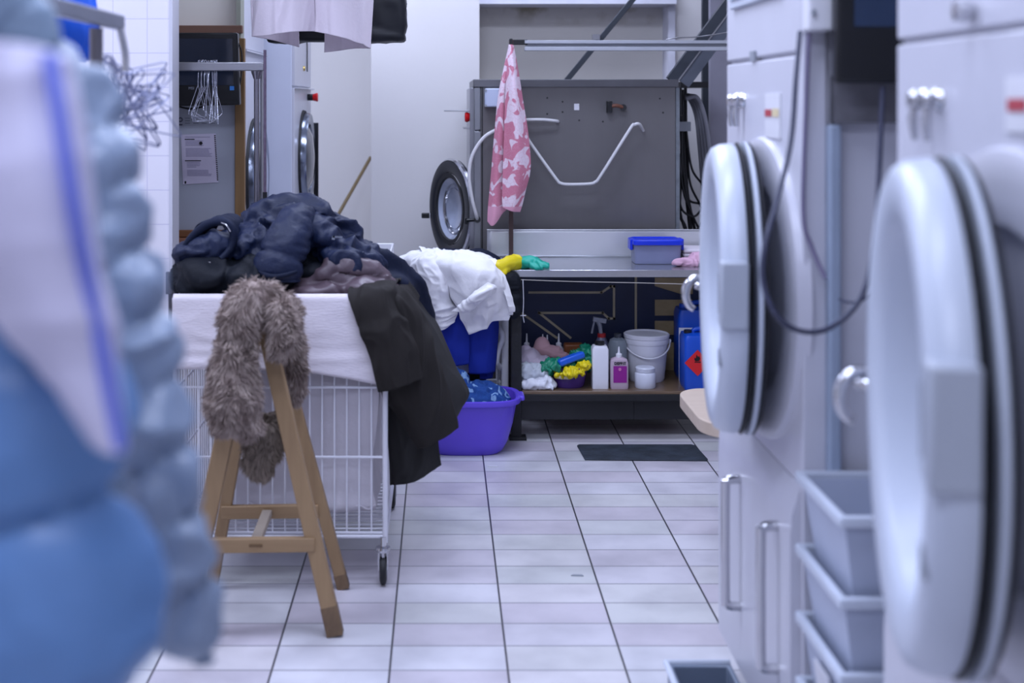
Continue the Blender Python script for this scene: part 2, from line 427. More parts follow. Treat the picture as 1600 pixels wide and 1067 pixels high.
# lamps: unseen fluorescent battens on the ceiling, foremost and leftmost added as fill
M_tube = bpy.data.materials.new('lamp_diffuser'); M_tube.use_nodes = True
_b = M_tube.node_tree.nodes['Principled BSDF']; _b.inputs['Emission Color'].default_value = (.78, .82, 1, 1); _b.inputs['Emission Strength'].default_value = 4
M_lampb = mat('lamp_housing_enamel', '#e0e0e2', .5)
for k, (x, y, e) in enumerate(LAMPS):
    t = thing('ceiling_lamp', 'long fluorescent ceiling lamp, unseen and placed to light the room', 'ceiling lamp', (x, y, 3.02), 'ceiling lamps out of view')
    mb = MB(); mb.box((x-.6, y-.07, 3.04), (x+.6, y+.07, 3.1)); obj('lamp_housing', mb, M_lampb, t, bevel=.005)
    mb = MB(); mb.box((x-.58, y-.05, 3.02), (x+.58, y+.05, 3.04)); obj('lamp_diffuser', mb, M_tube, t, smooth=False)
    l = bpy.data.lights.new('lamp_light', 'AREA'); l.shape = 'RECTANGLE'; l.size = 1.3; l.size_y = .5; l.energy = e; l.color = (.67, .745, 1)
    o = bpy.data.objects.new('lamp_light', l); C.objects.link(o); o.parent = t; o.location = (0, 0, -.03)

# ------------------------------------------------------------------ big dryers on the right
def door_parts(t, c, R, ang, lz=0):
    """round door: face towards -X, hinged at the far side, near edge swung out by ang"""
    # local frame: z = outward, x = towards the camera (near side), y = up
    out = Vector((-math.cos(ang), math.sin(ang), 0)); near = Vector((-math.sin(ang), -math.cos(ang), 0)); up = Vector((0, 0, 1))
    Mx = Matrix(((near.x, up.x, out.x, c.x), (near.y, up.y, out.y, c.y), (near.z, up.z, out.z, c.z), (0, 0, 0, 1)))
    mb = MB(); mb.lathe([(R*.70, -.083), (R*.995, -.083), (R*1.02, -.078), (R*1.02, -.07), (R*.96, -.068)], Mx, 72)
    d = obj('door', mb, M_ring, t, auto=50)
    # thick ring
    mb = MB(); mb.lathe([(R*.92, -.050), (R*1.0, -.050), (R*1.01, -.044), (R*1.0, -.018), (R*.975, -.002), (R*.93, .006), (R*.82, .003), (R*.76, -.005), (R*.73, -.018), (R*.69, -.05), (R*.6, -.078)], Mx, 72)
    obj('door_ring', mb, M_ring, d, auto=60)
    for z in (-.058, -.085):
        mb = MB(); mb.lathe([(R*.9, z-.006), (R*.985, z-.006), (R*1.015, z), (R*.985, z+.006), (R*.9, z+.006)], Mx, 72); obj('gasket', mb, M_rubber, d)
    mb = MB(); mb.lathe([(0, -.10), (R*.3, -.098), (R*.5, -.09), (R*.62, -.072)], Mx, 64); obj('door_glass', mb, mat('frosted_door_bowl', '#aab2c4', .25, var=.05), d)
    # latch block on the near side
    mb = MB(); mb.box((R*.86, -R*.14+lz, -.05), (R*1.03, R*.29+lz, .008), Mx); obj('latch_block', mb, mat('latch_grey', '#aab0bb', .4, var=.03), d, bevel=.006)
    mb = MB(); mb.box((R*.845, -.02+lz, -.0), (R*.86, R*.20+lz, .009), Mx); obj('latch_slot', mb, M_grey, d)
    mb = MB(); mb.lathe([(.0, .046), (.010, .042), (.012, .030)], Mx @ Matrix.Translation((R*.86, -.03+lz, -.035)), 16); obj('latch_button', mb, M_ring, d)
    mb = MB()
    for y0 in (-.30,):
        mb.box((R*.80, R*(y0-.10), .001), (R*.815, R*y0, .0075), Mx); mb.box((R*.86, R*(y0-.10), .001), (R*.875, R*y0, .0075), Mx); mb.box((R*.80, R*(y0-.01), .001), (R*.875, R*(y0+.01), .0075), Mx)
    obj('door_marking', mb, M_grey, d)
    # chrome hook handle at the far side
    hp = Mx @ Vector((-R*1.0, -.055, -.01))
    mb = MB(); mb.tube([hp+Vector((.03, .0, 0)), hp+Vector((0, .05, .002)), hp+Vector((-.012, .06, .005))], .012, 12, 4)
    q = hp+Vector((-.006, .06, -.02)); mb.tube([q+Vector((.034*math.cos(a), 0, .042*math.sin(a))) for a in [math.radians(d_) for d_ in range(55, 265, 15)]], [.008+.004*math.sin(i/13*PI) for i in range(14)], 12, 1)
    obj('hook_handle', mb, M_chrome, d)

def dryer(y0, y1, xb, zd, R, yd, xf, ang, label, lz=0):
    t = thing('dryer', label, 'dryer', (xb, y1, 0))
    XR = 1.62
    mb = MB(); mb.box((xb+.012, y0, .1), (XR, y1, 2.3)); obj('body', mb, M_white, t, bevel=.004)
    mb = MB(); mb.box((xb, y0+.002, 1.606), (xb+.014, y1-.002, 2.28)); up = obj('upper_panel', mb, M_white, t, bevel=.005)
    mb = MB(); mb.box((xb, y0+.002, .7005), (xb+.014, y1-.002, 1.598)); obj('front_panel', mb, M_white, t, bevel=.004)
    mb = MB(); mb.prism([(xb+.014, y0+.002, .12), (xb-.022, y0+.002, .12), (xb-.022, y0+.002, .60), (xb-.0195, y0+.002, .64), (xb, y0+.002, .70), (xb+.014, y0+.002, .70)], (0, y1-y0-.004, 0)); lp = obj('lower_panel', mb, M_white, t, auto=30)
    mb = MB(); mb.box((xb+.05, y0+.03, 0), (XR-.02, y1-.03, .1)); obj('plinth', mb, M_darksteel, t)
    # seat ring round the door opening
    Mr = Matrix(((0, 0, -1, xb+.014), (-1, 0, 0, yd), (0, 1, 0, zd), (0, 0, 0, 1)))
    mb = MB(); mb.lathe([(R*.72, .0), (R*.74, .03), (R*.98, .034), (R*1.04, .028), (R*1.07, .0)], Mr, 72); obj('door_seat', mb, M_white, t)
    door_parts(t, Vector((xf, yd, zd)), R, ang, lz)
    # chrome latch at upper far side
    yk = y1-.14
    mb = MB()
    for dy in (0, -.055):
        mb.lathe([(.0, .030), (.012, .029), (.016, .022), (.012, .014), (.018, .008), (.020, 0)], Matrix(((0, 0, -1, xb), (-1, 0, 0, yk+dy), (0, 1, 0, 1.505), (0, 0, 0, 1))), 20)
        mb.tube([(xb-.018, yk+dy, 1.50), (xb-.022, yk+dy, 1.475), (xb-.018, yk+dy, 1.44)], [.005, .008, .005], 10, 3)
    obj('chrome_lock', mb, M_chrome, t)
    return t, up, lp

t, up, lp = dryer(2.735, 3.45, .748, 1.075, .328, 3.05, .626, math.radians(7),
                  'tall white dryer with ajar round door, farther of the two, beside the tiled aisle floor')
# its screen, key hole, sticker, seam lock and two bar handles
y_ = lambda px, X: X*F/(px-PX)
X0 = .748
ya, yb = y_(1147, X0), y_(1226, X0)
mb = MB(); mb.box((X0-.012, yb, 1.735), (X0, ya, 2.0)); s = obj('screen_frame', mb, M_ring, t, bevel=.005)
mb = MB(); mb.box((X0-.015, yb+.025, 1.755), (X0-.0125, ya-.025, 1.98)); obj('screen', mb, mat('grey_display', '#6c7891', .15), s)
mb = MB(); mb.box((X0-.006, y_(1182, X0), P(0, 92, 3.0).z), (X0, y_(1175, X0), P(0, 76, 3.0).z)); obj('keyhole', mb, M_grey, t)
ya, yb = y_(1198, X0), y_(1221, X0)
mb = MB(); mb.box((X0-.004, yb, 1.42), (X0, ya, 1.52)); s = obj('sticker', mb, M_white2, t)
mb = MB(); mb.box((X0-.006, yb+.07, 1.468), (X0-.0045, ya-.005, 1.484)); obj('sticker_red_field', mb, mat('sticker_red', '#b03a45', .5), s)
mb = MB(); mb.box((X0-.006, yb+.005, 1.468), (X0-.0045, yb+.06, 1.486)); obj('sticker_yellow_field', mb, mat('sticker_yellow', '#d9c9a0', .5), s)
for px in (1140, 1196):
    y = y_(px, .70); z0, z1 = .275, .585
    mb = MB(); mb.tube([(.728, y, z1), (.695, y, z1-.004), (.69, y, z1-.03), (.69, y, z0+.03), (.695, y, z0+.004), (.728, y, z0)], .011, 12, 5)
    obj('bar_handle', mb, M_chrome, lp)
# side panel strips facing the gap, junction box
mb = MB(); mb.box((P(1252, 0, 2.73).x, 2.715, .1), (P(1288, 0, 2.73).x, 2.736, 2.3)); obj('side_strip', mb, M_white, t, bevel=.003)
mb = MB(); mb.box((P(1291, 0, 2.71).x, 2.69, .1), (P(1311, 0, 2.71).x, 2.734, P(0, 195, 2.7).z)); obj('side_conduit', mb, mat('blue_grey_conduit', '#97a4b8', .4), t, bevel=.006)
mb = MB(); mb.box((P(1256, 0, 2.70).x, 2.66, P(0, 50, 2.7).z), (P(1294, 0, 2.70).x, 2.714, 1.85)); jb = obj('junction_box', mb, M_white2, t, bevel=.006)
mb = MB(); mb.box((P(1268, 0, 2.66).x, 2.652, P(0, 24, 2.66).z), (P(1274, 0, 2.66).x, 2.66, P(0, 15, 2.66).z)); obj('box_screw', mb, M_grey, jb)
mb = MB(); mb.box((P(1300, 0, 2.72).x, 2.70, P(0, 192, 2.7).z), (1.5, 2.734, P(0, 118, 2.7).z)); obj('lint_stained_panel', mb, mat('mottled_grey_sheet', '#6b6a70', .7, var=.3, vscale=14), t)

t2, up, lp = dryer(1.42, 2.25, .778, 1.085, .337, 1.80, .622, math.radians(12),
                   'tall white dryer nearest the camera on the right, with large blurred round door', .025)
X0 = .778
mb = MB(); mb.lathe([(0, .03), (.014, .028), (.017, .012), (.012, 0)], Matrix(((0, 0, -1, X0), (-1, 0, 0, y_(1521, X0)), (0, 1, 0, P(0, 12, 1.85).z), (0, 0, 0, 1))), 18)
obj('panel_knob', mb, M_chrome, up)
ya, yb = y_(1575, X0), y_(1612, X0)
mb = MB(); mb.box((X0-.004, yb, 1.46), (X0, ya, 1.535)); s = obj('sticker', mb, M_white2, t2)
mb = MB(); mb.box((X0-.006, yb+.005, 1.488), (X0-.0045, ya-.01, 1.505)); obj('sticker_red_field', mb, bpy.data.materials['sticker_red'], s)

# monitor in the gap
ym = 2.62
t = thing('monitor', 'black monitor mounted between the two tall white dryers', 'monitor', (P(1350, 0, ym).x, ym, P(0, 130, ym).z))
mb = MB(); mb.box((P(1306, 0, ym).x, ym-.01, P(0, 130, ym).z), (1.26, ym+.03, 2.0)); obj('monitor_case', mb, M_black, t, bevel=.008)
mb = MB(); mb.box((P(1332, 0, ym).x, ym-.013, P(0, 42, ym).z), (1.22, ym-.0102, 1.96)); obj('screen', mb, mat('monitor_screen_glass', '#263651', .2), t)
mb = MB(); mb.box((1.0, ym+.03, 1.7), (1.1, 2.70, 1.85)); obj('mount', mb, M_black, t)

# cables hanging in front of the dryers
M_cable = mat('grey_cable', '#3c3f55', .5)
def cable(name, pts, r, m, label, cat='cable', group=None):
    mb = MB(); mb.tube([P(*p) for p in pts], r, 10, 8); return tag(obj(name, mb, m), label, cat, group)
cable('cable', [(1250, 50, 2.66), (1244, 120, 2.6), (1236, 220, 2.55), (1215, 310, 2.45), (1196, 380, 2.4), (1192, 440, 2.4), (1215, 495, 2.4), (1255, 518, 2.45), (1300, 510, 2.5), (1345, 465, 2.52), (1366, 380, 2.55), (1374, 260, 2.6), (1379, 135, 2.63)], .0052, M_cable,
      'long dark grey cable looping from the monitor across the far dryer door')
cable('cable', [(1264, 52, 2.69), (1260, 150, 2.70), (1255, 330, 2.70), (1268, 385, 2.70), (1290, 435, 2.68)], .0045, mat('lilac_grey_cable', '#77708c', .5),
      'thin lilac grey cable hanging from the white junction box')
cable('cable', [(1376, 400, 2.62), (1366, 448, 2.6), (1345, 470, 2.6), (1325, 472, 2.62), (1312, 468, 2.68)], .003, M_cable,
      'short thin cable curling below the monitor by the near dryer')

# nested grey crates in the gap
M_crate = mat('crate_grey', '#b2bacd', .45, var=.04)
CX0, CX1, CYB, CYF = .722, 1.08, 2.69, 2.385
zt = .75
tops = [.748, .600, .462, .33]
labs = ['grey plastic crate, top and open one of the nested stack between the dryers', 'grey plastic crate second from top in the nested stack between the dryers',
        'grey plastic crate third from top of the stack, with a pale label', 'grey plastic crate lowest of the nested stack between the dryers']
for k, z in enumerate(tops):
    t = thing('plastic_crate', labs[k], 'crate', ((CX0+CX1)/2, (CYB+CYF)/2, z-.33 if z-.33 > 0 else 0), 'grey crates between the dryers')
    zb = max(z-.33, .0); e = .04
    def wall_ring(mb, s0, z0, s1, z1, th):
        a = [(CX0+s0, CYF+s0), (CX1-s0, CYF+s0), (CX1-s0, CYB-s0), (CX0+s0, CYB-s0)]; b = [(CX0+s1, CYF+s1), (CX1-s1, CYF+s1), (CX1-s1, CYB-s1), (CX0+s1, CYB-s1)]
        V = []
        for (pp, zz, ins) in ((a, z0, 0), (b, z1, 0), (b, z1, th), (a, z0, th)):
            V.append([mb.bm.verts.new((x+(ins if i in (0, 3) else -ins), y+(ins if i in (0, 1) else -ins), zz)) for i, (x, y) in enumerate(pp)])
        for j in range(4):
            A, B = V[j], V[(j+1) % 4]
            for i in range(4): mb.bm.faces.new((A[i], A[(i+1) % 4], B[(i+1) % 4], B[i]))
    s_low = .018+.002*k if k == 0 else .018
    mb = MB(); wall_ring(mb, .012, z-.012, s_low+e*(1 if z-zb > .3 else .7), zb+.004, .004); obj('crate_wall', mb, M_crate, t, auto=30, bevel=.002)
    mb = MB(); mb.box((CX0+.06, CYF+.06, zb), (CX1-.06, CYB-.06, zb+.004)); obj('crate_base', mb, M_crate, t)
    mb = MB()
    wall_ring(mb, 0, z, 0, z-.022, .016); obj('crate_rim', mb, mat('crate_rim_grey', '#c4cbd8', .4) if k == 0 else bpy.data.materials['crate_rim_grey'], t, bevel=.005, auto=30, seg=3)
    if k == 2:
        mb = MB(); mb.prism([(CX0+.012, CYF+.10, z-.05), (CX0+.012, CYF+.19, z-.05), (CX0+.020, CYF+.19, z-.12), (CX0+.020, CYF+.10, z-.12)], (-.006, 0, 0)); obj('crate_label', mb, M_white2, t)

# grey drip tray on the floor by the far dryer
t = thing('floor_tray', 'shallow grey blue tray on the floor against the far dryer', 'tray', (.64, 3.0, 0))
def open_box(mb, x0, y0, x1, y1, z0, z1, th, taper=0):
    pts = lambda i, z, s: [mb.bm.verts.new(p) for p in ((x0+i+s, y0+i+s, z), (x1-i-s, y0+i+s, z), (x1-i-s, y1-i-s, z), (x0+i+s, y1-i-s, z))]
    R = [pts(0, z0, taper), pts(0, z1, 0), pts(th, z1, 0), pts(th, z0+th, taper)]
    for A, B in zip(R, R[1:]):
        for i in range(4): mb.bm.faces.new((A[i], A[(i+1) % 4], B[(i+1) % 4], B[i]))
    mb.bm.faces.new(R[0][::-1]); mb.bm.faces.new(R[-1])
mb = MB(); open_box(mb, .565, 2.7, .724, 3.29, 0, .095, .012); obj('tray_body', mb, mat('slate_blue_plastic', '#6d7889', .35), t, bevel=.003, auto=30)
mb = MB(); mb.tube([(.562, 2.7, .097), (.562, 3.293, .097), (.722, 3.293, .097)], .008, 8); obj('tray_rim', mb, bpy.data.materials['crate_rim_grey'], t)

# pale board sticking out behind the far dryer
t = thing('ironing_board', 'pale wooden ironing board end behind the far dryer door', 'ironing board', (1.1, 4.5, 0))
zb = P(0, 640, 4.6).z
poly = []
xe = P(1069, 0, 4.55).x
for a in range(90, 181, 10): poly.append((xe+.10+.10*math.cos(math.radians(a)), 4.62+.12*math.sin(math.radians(a)), zb))
for a in range(180, 271, 10): poly.append((xe+.12+.12*math.cos(math.radians(a)), 4.32+.0+.14*math.sin(math.radians(a)), zb))
poly += [(1.9, 4.14, zb), (1.9, 4.74, zb)]
mb = MB(); mb.prism(poly, (0, 0, .045)); obj('board', mb, wood_mat('pale_ply', '#cdbcab', '#bba795', (3, 30, 30)), t, bevel=.004, auto=30)
mb = MB(); mb.box((1.45, 4.38, .05), (1.55, 4.48, zb)); mb.box((1.3, 4.25, 0), (1.7, 4.6, .05)); obj('pedestal', mb, M_darksteel, t)

# ------------------------------------------------------------------ steel washer seen from its side
SY = 6.42
sx0, sx1 = P(741, 0, SY).x, P(1056, 0, SY).x
zt = P(0, 124, SY).z
t = thing('washing_machine', 'large grey steel industrial washer seen from its side behind the bench', 'washing machine', ((sx0+sx1)/2, SY, 0))
mb = MB(); mb.box((sx0+.06, SY+.03, 0), (sx1-.03, 7.25, .081)); obj('plinth', mb, M_darksteel, t)  # unseen block, added to stop light and darken the floor under the bench
mb = MB(); mb.box((sx0+.03, SY, .08), (sx1, 7.3, zt-.03)); body = obj('body', mb, M_steel, t, bevel=.003)
mb = MB(); mb.box((sx0-.005, SY-.012, zt-.038), (sx1+.012, 7.3, zt)); obj('top_trim', mb, mat('top_trim_steel', '#6c6c70', .4, .6, var=.08), t, bevel=.003)
mb = MB(); mb.box((sx0, SY-.006, .08), (sx0+.032, SY+.05, P(0, 204, SY).z-.003)); mb.box((sx0, SY-.006, P(0, 204, SY).z+.003), (sx0+.030, SY+.05, zt-.04)); obj('front_corner_profile', mb, mat('profile_steel', '#8f9196', .35, .8), t, bevel=.003)
mb = MB(); mb.box((sx0+.036, SY-.0012, .1), (sx0+.042, SY+.001, zt-.04)); obj('panel_gap', mb, M_black, t)
mb = MB(); mb.box((sx0-.02, SY+.06, .1), (sx0+.03, 7.28, zt-.04)); obj('front_panel', mb, mat('front_steel', '#9a9aa0', .3, .8), t, bevel=.003)
mb = MB(); mb.box((sx1, SY-.004, .1), (sx1+.018, SY+.05, zt-.04)); obj('rear_corner_profile', mb, mat('rear_galvanised', '#7c8288', .5, .5, var=.25, vscale=25), t)
mb = MB(); mb.box(P(757, 167, SY-.002), P(783, 138, SY-.07)); jb = obj('junction_box', mb, mat('pale_blue_box', '#b6bfd6', .4), t, bevel=.006)
mb = MB()
for (x, y) in ((759, 141), (759, 165), (781, 141)): mb.cyl(P(x, y, SY-.066), P(x, y, SY-.076), .006, 10)
obj('box_screw', mb, M_grey, jb)
# red emergency button on its front
q = P(737, 183, SY+.12); mb = MB(); mb.cyl(q+Vector((.03, 0, 0)), q+Vector((-.012, 0, 0)), .014, 16); st = obj('button_collar', mb, M_chrome, t)
mb = MB(); mb.lathe([(0, .028), (.022, .026), (.026, .016), (.018, 0)], Matrix(((0, 0, -1, q.x-.008), (-1, 0, 0, q.y), (0, 1, 0, q.z), (0, 0, 0, 1))), 20); obj('emergency_button', mb, mat('signal_red', '#d01018', .35), st)
for (py, x1_, x0_) in ((173, 740, 694), (200, 740, 724)):
    a = P(x0_, py, SY+.2); b = P(x1_+4, py, SY+.2); mb = MB(); mb.box((a.x, SY+.1, a.z-.003), (b.x, SY+.32, a.z+.003)); obj('front_flap', mb, M_galv, t, bevel=.001)
# small holes, latch, plate
mb = MB()
for (x, y) in ((855, 153), (879, 159), (879, 175), (905, 188), (1031, 154), (1036, 176), (942, 190), (855, 178)): mb.cyl(P(x, y, SY+.001), P(x, y, SY-.0015), .0045, 10)
obj('screw_hole', mb, M_black, t)
mb = MB(); mb.box(P(897, 172, SY-.001), P(905, 162, SY-.004)); obj('torn_sticker', mb, M_white2, t)
mb = MB(); mb.box(P(947, 176, SY), P(957, 158, SY-.04)); lt = obj('latch_plate', mb, M_black, t, bevel=.003)
mb = MB(); mb.tube([P(955, 166, SY-.03), P(964, 165, SY-.035), P(974, 168, SY-.02)], .009, 10, 3); obj('latch_lever', mb, mat('rusty_brown', '#6a4030', .6), lt)
mb = MB(); mb.cyl(P(974, 168, SY), P(974, 168, SY-.03), .016, 16); obj('latch_knob', mb, M_black, lt)
# white bent tubes
M_hose = mat('milky_tube', '#d3d2d4', .3)
mb = MB(); mb.tube([P(822, 208, SY-.09), P(826, 219, SY-.09), P(868, 278, SY-.09), P(876, 286, SY-.09), P(890, 288, SY-.09), P(922, 287, SY-.09), P(930, 284, SY-.09), P(938, 275, SY-.09), P(984, 202, SY-.09), P(991, 195, SY-.09), P(999, 194, SY-.08), P(1005, 204, SY-.0)], .0075, 10, 4)
obj('bent_wall_tube', mb, M_hose, t)
mb = MB(); mb.tube([P(815, 188, SY), P(826, 187, SY-.05), P(850, 187, SY-.05), P(869, 189, SY-.04), P(872, 190, SY)], .0075, 10, 4); obj('short_tube', mb, M_hose, t)
mb = MB(); mb.tube([P(790, 198, SY), P(775, 203, SY-.05), P(755, 216, SY-.06), P(738, 243, SY-.06), P(733, 275, SY-.06), P(738, 312, SY-.06), P(744, 335, SY-.05), P(746, 343, SY-.03)], .0085, 10, 6); obj('drain_hose', mb, M_hose, t)
mb = MB(); mb.cyl(P(729, 344, SY-.02), P(747, 343, SY-.02), .009, 12); mb.cyl(P(728, 350, SY-.02), P(729, 341, SY-.02), .008, 10); mb.cyl(P(746, 343, SY+.02), P(746, 343, SY-.04), .016, 14); obj('hose_valve', mb, M_black, t)
# door swung open, hinged at the near side of the front
ph = math.radians(24); c = Vector((.048, 6.74, P(0, 326, 6.74).z)); R = .252
outv = Vector((-math.cos(ph), -math.sin(ph), 0)); nearv = Vector((math.sin(ph), -math.cos(ph), 0)); up_ = Vector((0, 0, 1))
Mx = Matrix(((nearv.x, up_.x, outv.x, c.x), (nearv.y, up_.y, outv.y, c.y), (nearv.z, up_.z, outv.z, c.z), (0, 0, 0, 1)))
mb = MB(); mb.lathe([(R*.9, -.03), (R, -.025), (R*1.0, .0), (R*.97, .012), (R*.78, .016), (R*.74, .01)], Mx, 64); d = obj('door', mb, mat('dark_door_ring', '#23262e', .3, .3), t)
mb = MB(); mb.lathe([(R*.985, -.02), (R*1.02, -.012), (R*1.02, .004), (R*.985, .012)], Mx, 64); obj('chrome_rim', mb, M_chrome, d)
mb = MB(); mb.lathe([(R*.76, .008), (R*.77, .001), (R*.73, .001), (R*.72, .008)], Mx, 64); obj('chrome_inner_rim', mb, M_chrome, d)
mb = MB(); mb.lathe([(R*.73, .014), (R*.64, .012), (R*.6, -.01)], Mx, 64); obj('gasket', mb, M_rubber, d)
mb = MB(); mb.lathe([(R*.62, .002), (R*.52, -.02), (R*.3, -.045), (0, -.055)], Mx, 48); obj('door_glass', mb, mat('door_glass', '#aeb6c9', .08, coat=1, var=.3, vscale=6), d)
for k, rr in enumerate((.5, .42)):
    mb = MB(); mb.lathe([(R*(rr-.008), -.02), (R*rr, -.012), (R*(rr+.008), -.02)], Mx, 48); obj('glass_ridge', mb, M_chrome, d)
hc = Mx @ Vector((-R, -.055, 0)); mb = MB(); mb.box((-.012, -.012, -.012), (.018, .012, .012), Matrix.Translation(hc)); obj('handle_bracket', mb, M_chrome, d, bevel=.003)
mb = MB(); mb.box((-.052, -.013, -.014), (-.008, .013, .014), Matrix.Translation(hc)); obj('door_handle', mb, M_black, d, bevel=.005)

# hoses behind the washer
hy = 6.9
M_hg = mat('grey_corrugated_hose', '#888992', .5); M_hb = mat('black_hose', '#14151a', .45)
for k, (dx, r) in enumerate(((-4, .013), (4, .014), (12, .013), (20, .013))):
    pts = [(1066+dx*.3, 150+dx*.2, hy), (1078+dx*.5, 152, hy), (1090+dx*.5, 180, hy), (1096+dx*.6, 230, hy), (1100+dx*.6, 280, hy), (1104+dx*.7, 340, hy), (1108+dx*.8, 420, hy)]
    cable('grey_hose', [(a, b, c-.03*k) for a, b, c in pts], r, M_hg, 'ribbed grey hose of the arched bundle behind the steel washer', 'hose', 'grey arched hoses behind the washer')
bl = [[(1063, 135), (1064, 200), (1068, 270), (1076, 340), (1084, 420)], [(1067, 140), (1068, 210), (1073, 290), (1080, 362), (1085, 420)], [(1071, 132), (1072, 220), (1074, 300), (1088, 372), (1094, 430)],
      [(1064, 180), (1065, 250), (1062, 330), (1072, 360), (1075, 420)], [(1072, 200), (1080, 260), (1095, 285), (1112, 305), (1125, 320)], [(1074, 230), (1078, 285), (1094, 320), (1108, 350), (1120, 400)],
      [(1060, 300), (1066, 328), (1085, 338), (1100, 320), (1108, 300)], [(1062, 325), (1070, 358), (1085, 362), (1098, 345), (1106, 325)], [(1062, 270), (1075, 310), (1092, 318), (1110, 322)], [(1061, 240), (1068, 300), (1086, 345), (1100, 372)]]
for k, b in enumerate(bl):
    cable('black_cable', [(x, y, 6.80+.03*(k % 3)+(.02*i)) for i, (x, y) in enumerate(b)], .0085 if k < 4 else .006, M_hb, 'black cable in the tangle hanging behind the steel washer', 'cable', 'black cables behind the washer')
mb = MB(); mb.box(P(1060, 205, 6.76), P(1075, 190, 6.84)); tag(obj('cable_clamp', mb, M_grey), 'small grey clamp around the black cables behind the washer', 'clamp')

# dark steel frame and the light rail
M_fr = M_darksteel
def beam(pts, w_, d_, name, label, m=M_fr):
    mb = MB(); mb.bar(P(*pts[0]), P(*pts[1]), w_, d_); return tag(obj(name, mb, m, bevel=.002), label, 'steel beam')
beam([(1003, -18, 7.0), (880, 132, 7.0)], .028, .04, 'diagonal_strut', 'thin dark diagonal steel strut rising above the steel washer')
mb = MB(); mb.box(P(926, 62, 6.95), P(936, 54, 6.99)); tag(obj('strut_bracket', mb, M_galv), 'small bracket on the light horizontal rail at the thin diagonal strut', 'bracket')
t = thing('diagonal_channel', 'wide dark diagonal steel channel at the right end of the washer', 'steel beam', P(1045, 130, 6.5))
mb = MB(); mb.bar(P(1152, -14, 6.5), P(1048, 126, 6.5), .05, .05); obj('channel_web', mb, M_fr, t)
mb = MB(); mb.bar(P(1176, -14, 6.47), P(1068, 131, 6.47), .062, .012); obj('channel_flange', mb, mat('channel_flange_paint', '#565b66', .5, .3), t)
mb = MB(); mb.bar(P(1164, -14, 6.465), P(1058, 128, 6.465), .006, .016); obj('channel_edge', mb, M_galv, t)
tag(obj('upright_post', MB().box(P(1098, -30, 7.2), P(1108, 700, 7.24)), M_fr), 'dark upright steel post behind the hoses', 'steel post')
tag(obj('upright_post', MB().box(P(1064, 137, 6.7)+Vector((0, 0, -.0)), P(1092, 129, 6.95)), M_black), 'short black bracket on top of the hose bundle', 'bracket')
mb = MB(); mb.box((P(1110, 0, 7.0).x, 7.0, .0), (2.2, 7.05, 3.0)); tag(obj('grey_cabinet_panel', mb, mat('lilac_grey_panel', '#8d8b98', .6)), 'plain lilac grey panel beyond the hoses, right of the post', 'panel')
RY = 6.2
t = thing('overhead_rail', 'light grey double rail reaching over the bench with black end', 'rail', P(820, 70, RY))
x0, x1 = P(820, 0, RY).x, 1.62
mb = MB(); mb.box((x0, RY, P(0, 68, RY).z), (x1, RY+.05, P(0, 63, RY).z)); mb.box((x0, RY, P(0, 79, RY).z), (x1, RY+.05, P(0, 73, RY).z)); mb.box((x0+.005, RY+.03, P(0, 78, RY).z), (x1, RY+.045, P(0, 63, RY).z)); obj('rail_profile', mb, mat('rail_aluminium', '#adb0b8', .4, .3), t, bevel=.0015)
mb = MB(); mb.box(P(796, 78, RY), P(800, 61, RY+.05)); mb.box(P(796, 70, RY+.02), P(824, 62, RY+.04)); obj('rail_end_hook', mb, M_black, t, bevel=.002)
mb = MB(); mb.box(P(795.5, 402, RY+.01), P(801.5, 62, RY+.04)); obj('rail_post', mb, mat('brown_post', '#4c3836', .6), t, bevel=.002)
cable('wire', [(1040, 62, 6.25), (1060, 59, 6.25), (1085, 58, 6.3), (1110, 55, 6.3), (1140, 50, 6.3)], .003, M_galv, 'thin pale wire lying along the light horizontal rail')

# ------------------------------------------------------------------ work bench
BY0, BY1 = 5.82, 6.31
bx0, bx1 = .245, 1.66
zt = P(0, 422, BY0).z
t = thing('work_bench', 'steel topped work bench with black frame and a lower wooden shelf', 'work bench', (.9, BY0, 0))
def wavy_sheet(x0, x1, z0, z1, y, th, nx=60, nz=10, a=.003):
    X = np.linspace(x0, x1, nx); Z = np.linspace(z0, z1, nz); G = np.zeros((nx, nz, 3))
    for i, x in enumerate(X):
        for j, z in enumerate(Z): G[i, j] = (x, y, z)
    G[..., 1] += vnoise(G*np.array([4, 1, 9]), 3)*a+vnoise(G*np.array([14, 1, 20]), 4)*a*.3
    return G
zs1 = P(0, 359, BY1).z
mb = MB(); mb.prism([(bx0+.04, BY0, zt), (bx1, BY0, zt), (bx1, BY1, zt), (P(762, 0, BY1).x, BY1, zt)], (0, 0, -.006)); mb.box((bx0+.04, BY0-.004, zt-.031), (bx1, BY0+.003, zt+.001)); top = obj('steel_top', mb, mat('bench_steel', '#b4b6bb', .22, .85, var=.1, vscale=3, bump=.12, bscale=3), t, bevel=.002)
mb = MB(); mb.grid(wavy_sheet(P(761, 0, BY1).x, bx1, zt, zs1, BY1, 0)); obj('splashback', mb, M_bsteel, t, solid=.003)
mb = MB(); mb.tube([(P(761, 0, BY1).x, BY1-.003, zs1), (bx1, BY1-.003, zs1)], .003, 8); obj('splashback_edge', mb, M_bsteel, t)
zsh = P(0, 611, BY0).z
for (x0, x1, y0, y1) in ((.31, .355, BY0+.02, BY0+.065), (.31, .355, BY1-.07, BY1-.03), (1.55, 1.6, BY0+.02, BY0+.065), (1.55, 1.6, BY1-.07, BY1-.03)):
    mb = MB(); mb.box((x0, y0, .012), (x1, y1, zt-.008)); mb.box((x0-.01, y0-.012, 0), (x1+.022, y1+.01, .014)); obj('leg', mb, M_blackm, t, bevel=.002)
